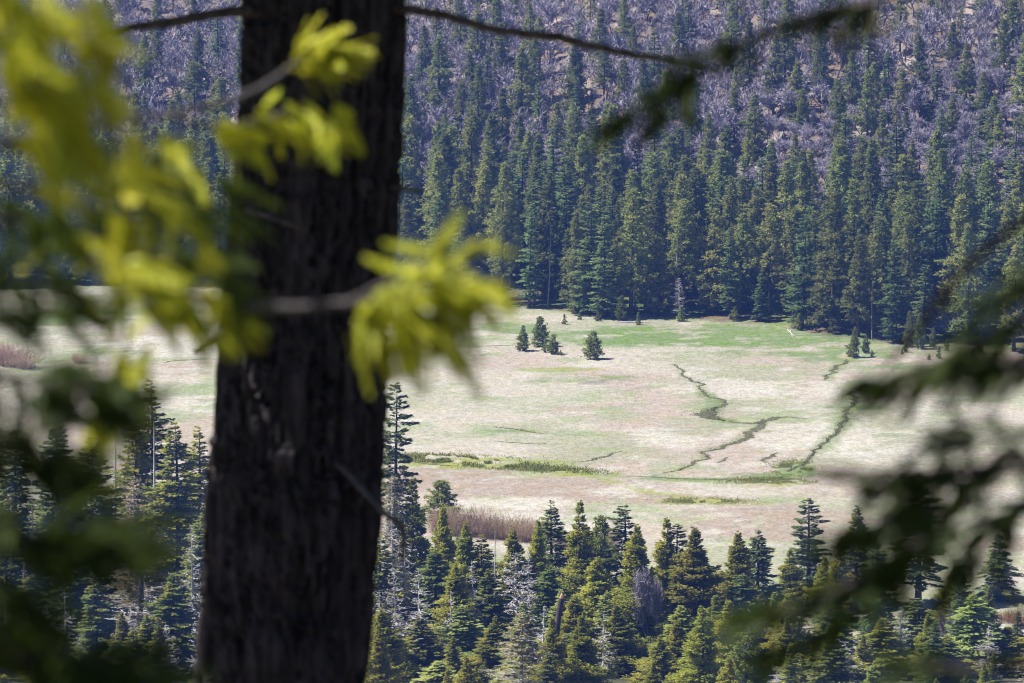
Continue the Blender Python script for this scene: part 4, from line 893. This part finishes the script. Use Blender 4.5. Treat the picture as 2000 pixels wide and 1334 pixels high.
bough(big, base_pt, [(720, 360, TD), (785, 368, TD - .2), (822, 374, TD - .3)], [6, 5, 3], M_FGTWIG, name='branch_stub')
bough(big, base_pt, [(640, 890, TD - .25), (672, 918, TD - .4), (715, 965, TD - .5), (752, 1003, TD - .6), (786, 1030, TD - .6), (788, 1070, TD - .6), (785, 1100, TD - .6)], [6, 6, 6, 6, 7, 5, 3], M_GREYTWIG, wob=.12)
bough(big, base_pt, [(480, 408, TD - .5), (530, 425, TD - .5), (585, 445, TD - .5)], [5, 5, 3], M_GREYTWIG, name='branch_stub')

def sprays(seed, pts, n, L, W, spread, droop, out_bias, per=84, wild=.36):
    """flat fern-like sprays hung along a polyline; returns a builder of small scale leaves"""
    g = np.random.default_rng(seed); m = len(pts); n = max(4, int(n * .72)); bb = MB(); Pp, Dd, Nn, Ll, Ww = [], [], [], [], []
    for _ in range(n):
        f = g.uniform(0, m - 1.001); k = int(f); c = pts[k] + (pts[k + 1] - pts[k]) * (f - k) + g.normal(0, spread, 3) * [1, 1, .7]
        t = nrm(pts[k + 1] - pts[k]); ax = nrm(t * g.uniform(.3, 1.1) * out_bias + g.normal(0, wild, 3) + np.array([0, 0, -droop * 1.25])); nm = np.array(sun_dir) * .8 + np.array([0, -.55, 0]) + g.normal(0, .5, 3); nm = nrm(nm - ax * np.dot(nm, ax)); sd = np.cross(ax, nm)
        SL = L * g.uniform(.8, 1.75); s = g.uniform(0, 1, per); sg = np.sign(g.normal(size=per))
        Pp.append(c + ax * (s * SL)[:, None]); Dd.append(ax + sd * (sg * .50)[:, None] + g.normal(0, .12, (per, 3))); Nn.append(nm + g.normal(0, .25, (per, 3)))
        Ll.append(SL * .33 * (1.1 - .75 * s) * g.uniform(.7, 1.2, per)); Ww.append(np.full(per, W * .40) * g.uniform(.7, 1.3, per))
    bb.leaves(np.concatenate(Pp), np.concatenate(Dd), np.concatenate(Nn), np.concatenate(Ll), np.concatenate(Ww)); return bb

def fol(parent, origin, bb, mat):
    bb.v = [a - np.asarray(origin, np.float32) for a in bb.v]; return link('foliage', bb.mesh('foliage', [mat]), parent)

# crown of the big tree (above the frame; shades its own trunk)
cb = conifer_crown(77, 17, 6.0, 0.0, 'fir', 340, 44, .42, .24, prof=.55, droop=-.5, wood=1)
cb.v = [a * np.array([1, 1, 1], np.float32) + np.array([ctr[0, 0], ctr[0, 1], 140.95], np.float32) - base_pt.astype(np.float32) for a in cb.v]
link('crown', cb.mesh('crown', [M_FIR_DARK, M_BARK]), big)
b = MB(); b.tube(np.array([ctr[0], ctr[0] + [0, .1, 8], ctr[0] + [.1, 0, 16.3]]) - base_pt, [rad[0], .22, .03], 10); link('trunk_top', b.mesh('trunk_top', [M_BARK], True), big)

# ------------------------------------------------------------------ foreground: cedar on the left whose sprays hang into view
def near_tree(name, label, cat, x, y, r, top=146.0):
    z = float(height(x, y)); o0 = np.array([x, y, z]); t = thing(name, label, cat, tuple(o0)); bb = MB(); tt = np.linspace(0, 1, 9)
    bb.tube(np.stack([0.05 * np.sin(tt * 3), 0.04 * np.cos(tt * 3), -.3 + tt * (top - z)], 1), r * (1.05 - tt * .8), 12); link('trunk', bb.mesh('trunk', [M_BARK], True), t); return t, o0
lt, lo = near_tree('cedar_tree', 'sunlit yellow-green cedar hanging blurred sprays over the left side', 'cedar tree', -2.3, 4.4, .16)
# pixel path, radii, foliage (segment start index share, count, leaf size, spread, droop)
LB = [
    ([(-400, -160, 4.6), (-120, -60, 4.7), (60, 20, 4.8), (170, 80, 4.9)], [12, 9, 6, 3], 0, (.30, 80, 0.060, .014, 0.028, .45), M_SPRAY),
    ([(-400, 20, 4.7), (-150, 60, 4.7), (20, 110, 4.7), (110, 170, 4.8), (150, 240, 4.8)], [12, 9, 6, 4, 2], 0, (.30, 82, 0.060, .014, 0.028, .5), M_SPRAY),
    ([(-400, 120, 5.0), (-100, 190, 5.2), (80, 215, 5.3), (220, 300, 5.4), (290, 380, 5.4)], [12, 9, 6, 4, 2], 0, (.35, 39, 0.060, .012, 0.037, .4), M_SPRAY),
    ([(-400, 260, 5.4), (-100, 330, 5.6), (120, 390, 5.8), (280, 430, 5.9), (400, 480, 6.0)], [12, 9, 6, 5, 2], 0, (.25, 21, 0.068, .012, 0.043, .4), M_SPRAY),
    ([(-300, 300, 6.6), (60, 270, 7.0), (200, 240, 7.4), (330, 222, 7.6), (440, 200, 7.8), (520, 165, 7.9), (580, 122, 8.0), (632, 100, 8.0)], [11, 9, 8, 7, 7, 6, 4, 2], 1, (.80, 46, 0.068, .016, 0.020, .35), M_SPRAY),
    ([(330, 222, 7.6), (400, 245, 7.6), (500, 240, 7.7), (560, 218, 7.8), (595, 235, 7.8)], [6, 5, 5, 4, 2], 1, (.25, 60, 0.068, .015, 0.025, .55), M_SPRAY),
    ([(250, 235, 7.5), (310, 270, 7.5), (345, 310, 7.5), (365, 350, 7.5)], [5, 4, 3, 2], 1, (.2, 34, 0.064, .016, 0.018, .75), M_SPRAY),
    ([(-350, 640, 6.2), (0, 628, 6.2), (140, 607, 6.2), (240, 580, 6.2), (330, 566, 6.2), (450, 590, 6.2), (560, 602, 6.2), (680, 592, 6.2), (760, 588, 6.2), (850, 572, 6.2), (910, 560, 6.2)], [14, 12, 11, 9, 8, 10, 10, 9, 6, 4, 2], 1, (.74, 65, 0.064, .014, 0.025, .45), M_SPRAY),
    ([(680, 592, 6.2), (740, 560, 6.1), (800, 530, 6.1), (870, 512, 6.1), (935, 500, 6.1)], [6, 5, 4, 3, 2], 1, (.1, 34, 0.060, .014, 0.018, .2), M_SPRAY),
    ([(700, 595, 6.2), (735, 630, 6.2), (760, 660, 6.2)], [5, 4, 2], 1, (.0, 25, 0.060, .015, 0.020, .7), M_SPRAY),
    ([(780, 590, 6.2), (840, 625, 6.2), (880, 660, 6.2)], [5, 4, 2], 1, (.1, 25, 0.060, .013, 0.020, .6), M_SPRAY),
    ([(330, 566, 6.2), (380, 590, 6.1), (430, 610, 6.1), (470, 660, 6.1)], [6, 5, 4, 2], 1, (.1, 29, 0.060, .016, 0.014, .55), M_SPRAY),
    ([(150, 520, 6.0), (210, 510, 6.0), (280, 530, 6.0), (330, 560, 6.0)], [5, 4, 4, 3], 0, (.0, 36, 0.064, .013, 0.036, .4), M_SPRAY),
    ([(250, 575, 6.2), (248, 650, 6.2), (246, 720, 6.2), (243, 790, 6.2)], [6, 6, 5, 2], 0, (.45, 32, 0.056, .018, 0.014, .8), M_SPRAY),
    ([(200, 700, 6.1), (195, 760, 6.1), (190, 820, 6.1)], [4, 3, 2], 0, (.1, 14, 0.056, .016, 0.010, .9), M_SPRAY),
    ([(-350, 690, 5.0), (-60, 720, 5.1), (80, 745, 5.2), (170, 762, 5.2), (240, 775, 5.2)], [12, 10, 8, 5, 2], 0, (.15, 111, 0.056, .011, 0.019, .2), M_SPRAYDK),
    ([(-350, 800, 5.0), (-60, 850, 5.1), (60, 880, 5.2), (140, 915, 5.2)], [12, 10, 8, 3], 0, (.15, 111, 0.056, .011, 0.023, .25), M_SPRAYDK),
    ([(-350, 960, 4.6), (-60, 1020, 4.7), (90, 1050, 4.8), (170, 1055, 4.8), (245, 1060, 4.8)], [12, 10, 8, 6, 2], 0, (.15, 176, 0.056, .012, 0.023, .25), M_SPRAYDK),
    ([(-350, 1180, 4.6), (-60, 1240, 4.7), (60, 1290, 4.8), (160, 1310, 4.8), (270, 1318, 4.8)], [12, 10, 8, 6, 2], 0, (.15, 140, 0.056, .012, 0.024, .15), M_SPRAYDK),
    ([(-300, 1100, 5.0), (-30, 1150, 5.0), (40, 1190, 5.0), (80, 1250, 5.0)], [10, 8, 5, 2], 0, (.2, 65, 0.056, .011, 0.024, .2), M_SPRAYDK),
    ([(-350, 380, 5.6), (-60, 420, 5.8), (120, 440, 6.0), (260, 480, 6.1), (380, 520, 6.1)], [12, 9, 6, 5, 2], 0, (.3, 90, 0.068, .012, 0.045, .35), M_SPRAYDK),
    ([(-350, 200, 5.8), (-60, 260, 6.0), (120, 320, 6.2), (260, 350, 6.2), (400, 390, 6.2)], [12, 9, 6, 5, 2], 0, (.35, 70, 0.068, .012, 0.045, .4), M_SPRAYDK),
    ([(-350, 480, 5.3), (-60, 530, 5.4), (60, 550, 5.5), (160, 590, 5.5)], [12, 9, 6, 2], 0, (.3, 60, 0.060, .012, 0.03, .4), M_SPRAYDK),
]
for n_, (pix, rd_, grey, (s0, cnt, L_, W_, spd, drp), mat) in enumerate(LB):
    br, pts = bough(lt, lo, pix, rd_, M_GREYTWIG if grey else M_FGTWIG, 6, wob=.1, seed=n_)
    fol(br, lo, sprays(400 + n_, pts[int(len(pts) * s0):], cnt, L_, W_, spd, drp, 1.0), mat)
# unseen boughs added to the same cedar to shade its dark lower boughs
for n_, (zc, yc) in enumerate(((139.55, 5.1), (139.35, 5.3), (139.60, 4.7), (139.30, 4.8), (139.45, 5.0), (139.25, 5.15))):
    pts = np.array([(-2.2, 4.5, zc - .1), (-1.7, yc - .1, zc), (-1.3, yc, zc + .22), (-.98, yc + .05, zc - .05)])
    bb = MB(); bb.tube(pts - lo, [.02, .015, .01, .004], 6); br = link('branch', bb.mesh('branch', [M_FGTWIG], True), lt)
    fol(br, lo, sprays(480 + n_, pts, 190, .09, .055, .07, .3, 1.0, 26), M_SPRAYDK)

# ------------------------------------------------------------------ foreground: fir on the right, shaded boughs reaching in
rt_, ro = near_tree('fir_tree', 'shaded fir reaching dark blurred boughs in from the right', 'fir tree', 2.5, 5.9, .18)
RB = [
    ([(2300, -260, 6.4), (1900, -80, 6.3), (1720, 0, 6.2), (1600, 25, 6.2), (1480, 72, 6.2), (1400, 105, 6.2), (1330, 130, 6.2)], [14, 11, 9, 9, 9, 7, 4], (.36, 27, 0.043, .010, 0.011, .3)),
    ([(1345, 125, 6.2), (1320, 165, 6.2), (1270, 215, 6.2), (1210, 225, 6.2)], [5, 4, 3, 2], (.0, 36, 0.050, .010, 0.014, .35)),
    ([(1720, 0, 6.2), (1640, 40, 6.2), (1560, 50, 6.2)], [5, 4, 2], (.0, 21, 0.043, .010, 0.011, .25)),
    ([(2400, 180, 6.2), (2100, 370, 6.1), (2000, 430, 6.1), (1900, 510, 6.1), (1830, 590, 6.1), (1790, 650, 6.1), (1720, 730, 6.1), (1640, 770, 6.1)], [16, 13, 12, 11, 10, 7, 3, 1], (.5, 3, 0.036, .008, 0.006, .2)),
    ([(2400, 420, 6.0), (2100, 560, 5.9), (2000, 625, 5.9), (1920, 665, 5.9), (1850, 705, 5.9), (1770, 742, 5.9), (1715, 752, 5.9)], [16, 12, 10, 9, 7, 5, 2], (.30, 78, 0.047, .011, 0.015, .35)),
    ([(2200, 480, 5.9), (2050, 530, 5.9), (1960, 570, 5.9)], [9, 7, 2], (.2, 24, 0.050, .010, 0.014, .25)),
    ([(2200, 640, 5.9), (2020, 690, 5.9), (1950, 720, 5.9), (1890, 720, 5.9)], [9, 7, 5, 2], (.2, 36, 0.047, .010, 0.014, .35)),
    ([(2400, 760, 5.6), (2100, 880, 5.5), (1980, 900, 5.5), (1880, 920, 5.5), (1780, 935, 5.5), (1690, 935, 5.5)], [16, 13, 11, 9, 6, 2], (.28, 84, 0.047, .012, 0.017, .25)),
    ([(2100, 850, 5.5), (1980, 850, 5.5), (1890, 855, 5.5), (1830, 870, 5.5)], [9, 7, 5, 2], (.1, 42, 0.043, .011, 0.014, .15)),
    ([(2150, 960, 5.5), (1980, 980, 5.5), (1880, 985, 5.5), (1760, 1010, 5.5), (1640, 1050, 5.5)], [10, 9, 8, 5, 2], (.15, 90, 0.047, .012, 0.017, .3)),
    ([(2000, 1000, 5.5), (1930, 1050, 5.5), (1880, 1090, 5.5), (1850, 1150, 5.5)], [8, 6, 4, 2], (.0, 36, 0.047, .011, 0.014, .4)),
    ([(2400, 860, 5.8), (2100, 960, 5.8), (1880, 1030, 5.8), (1760, 1080, 5.8), (1660, 1140, 5.8), (1570, 1180, 5.8), (1475, 1200, 5.8)], [14, 12, 10, 9, 8, 5, 2], (.34, 78, 0.050, .013, 0.012, .3)),
    ([(1760, 1080, 5.8), (1680, 1190, 5.8), (1600, 1235, 5.8), (1500, 1265, 5.8)], [7, 5, 4, 2], (.15, 36, 0.050, .011, 0.011, .3)),
    ([(1860, 1040, 5.6), (1920, 1100, 5.6), (2000, 1180, 5.6), (2100, 1260, 5.6)], [5, 6, 7, 8], (.0, 4, 0.036, .008, 0.006, .2)),
    ([(2300, 1240, 5.2), (2060, 1290, 5.2), (1900, 1305, 5.2), (1780, 1300, 5.2)], [12, 10, 6, 2], (.25, 42, 0.043, .010, 0.015, .1)),
]
for n_, (pix, rd_, (s0, cnt, L_, W_, spd, drp)) in enumerate(RB):
    br, pts = bough(rt_, ro, pix, rd_, M_FGTWIG, 6, wob=.1, seed=50 + n_)
    fol(br, ro, sprays(500 + n_, pts[int(len(pts) * s0):], int(cnt * (0.85 if pix[-1][2] < 5.7 else 1.2)), L_ * 1.1, W_ * .85, spd * .9, drp, 1.0, 84, .28), M_SPRAYDK)
# unseen boughs added to the same fir above the frame to shade its sprays
for n_, (x0, yc, zc) in enumerate(((-.50, 6.1, 140.12), (-.45, 5.4, 140.02), (-.35, 5.7, 140.20), (-.48, 6.4, 140.22), (-.2, 5.2, 140.05), (-.3, 5.95, 140.05), (-.4, 5.55, 140.28), (-.35, 6.25, 140.06))):
    pts = np.array([(2.4, 5.95, zc + .6), (1.4, yc - .05, zc + .25), (.5, yc, zc + .03), (x0, yc + .05, zc)])
    bb = MB(); bb.tube(pts - ro, [.03, .02, .014, .004], 6); br = link('branch', bb.mesh('branch', [M_FGTWIG], True), rt_)
    fol(br, ro, sprays(580 + n_, pts[1:], 190, .09, .075, .08, .1, 1.0, 26), M_SPRAYDK)

# ------------------------------------------------------------------ haze
hv = bpy.data.materials.new('thin_blue_haze'); nt = nodes_of(hv)
pv = nt.nodes.new('ShaderNodeVolumePrincipled'); pv.inputs['Color'].default_value = (0.15, 0.31, 1.0, 1); pv.inputs['Density'].default_value = 0.000115; pv.inputs['Anisotropy'].default_value = 0.0
ho = nt.nodes.new('ShaderNodeOutputMaterial'); nt.links.new(pv.outputs[0], ho.inputs['Volume'])
zt = float(Z.max()) + 45; zb = float(Z.min()) - 1.2
vv = np.array([(x, y, z) for z in (zb, zt) for x, y in ((-920, -80), (920, -80), (920, 1720), (-920, 1720))], float)
hb = link('haze', make_mesh('haze', vv, np.array([(3, 2, 1, 0), (4, 5, 6, 7), (0, 1, 5, 4), (1, 2, 6, 5), (2, 3, 7, 6), (3, 0, 4, 7)]), [hv])); hb['kind'] = 'stuff'
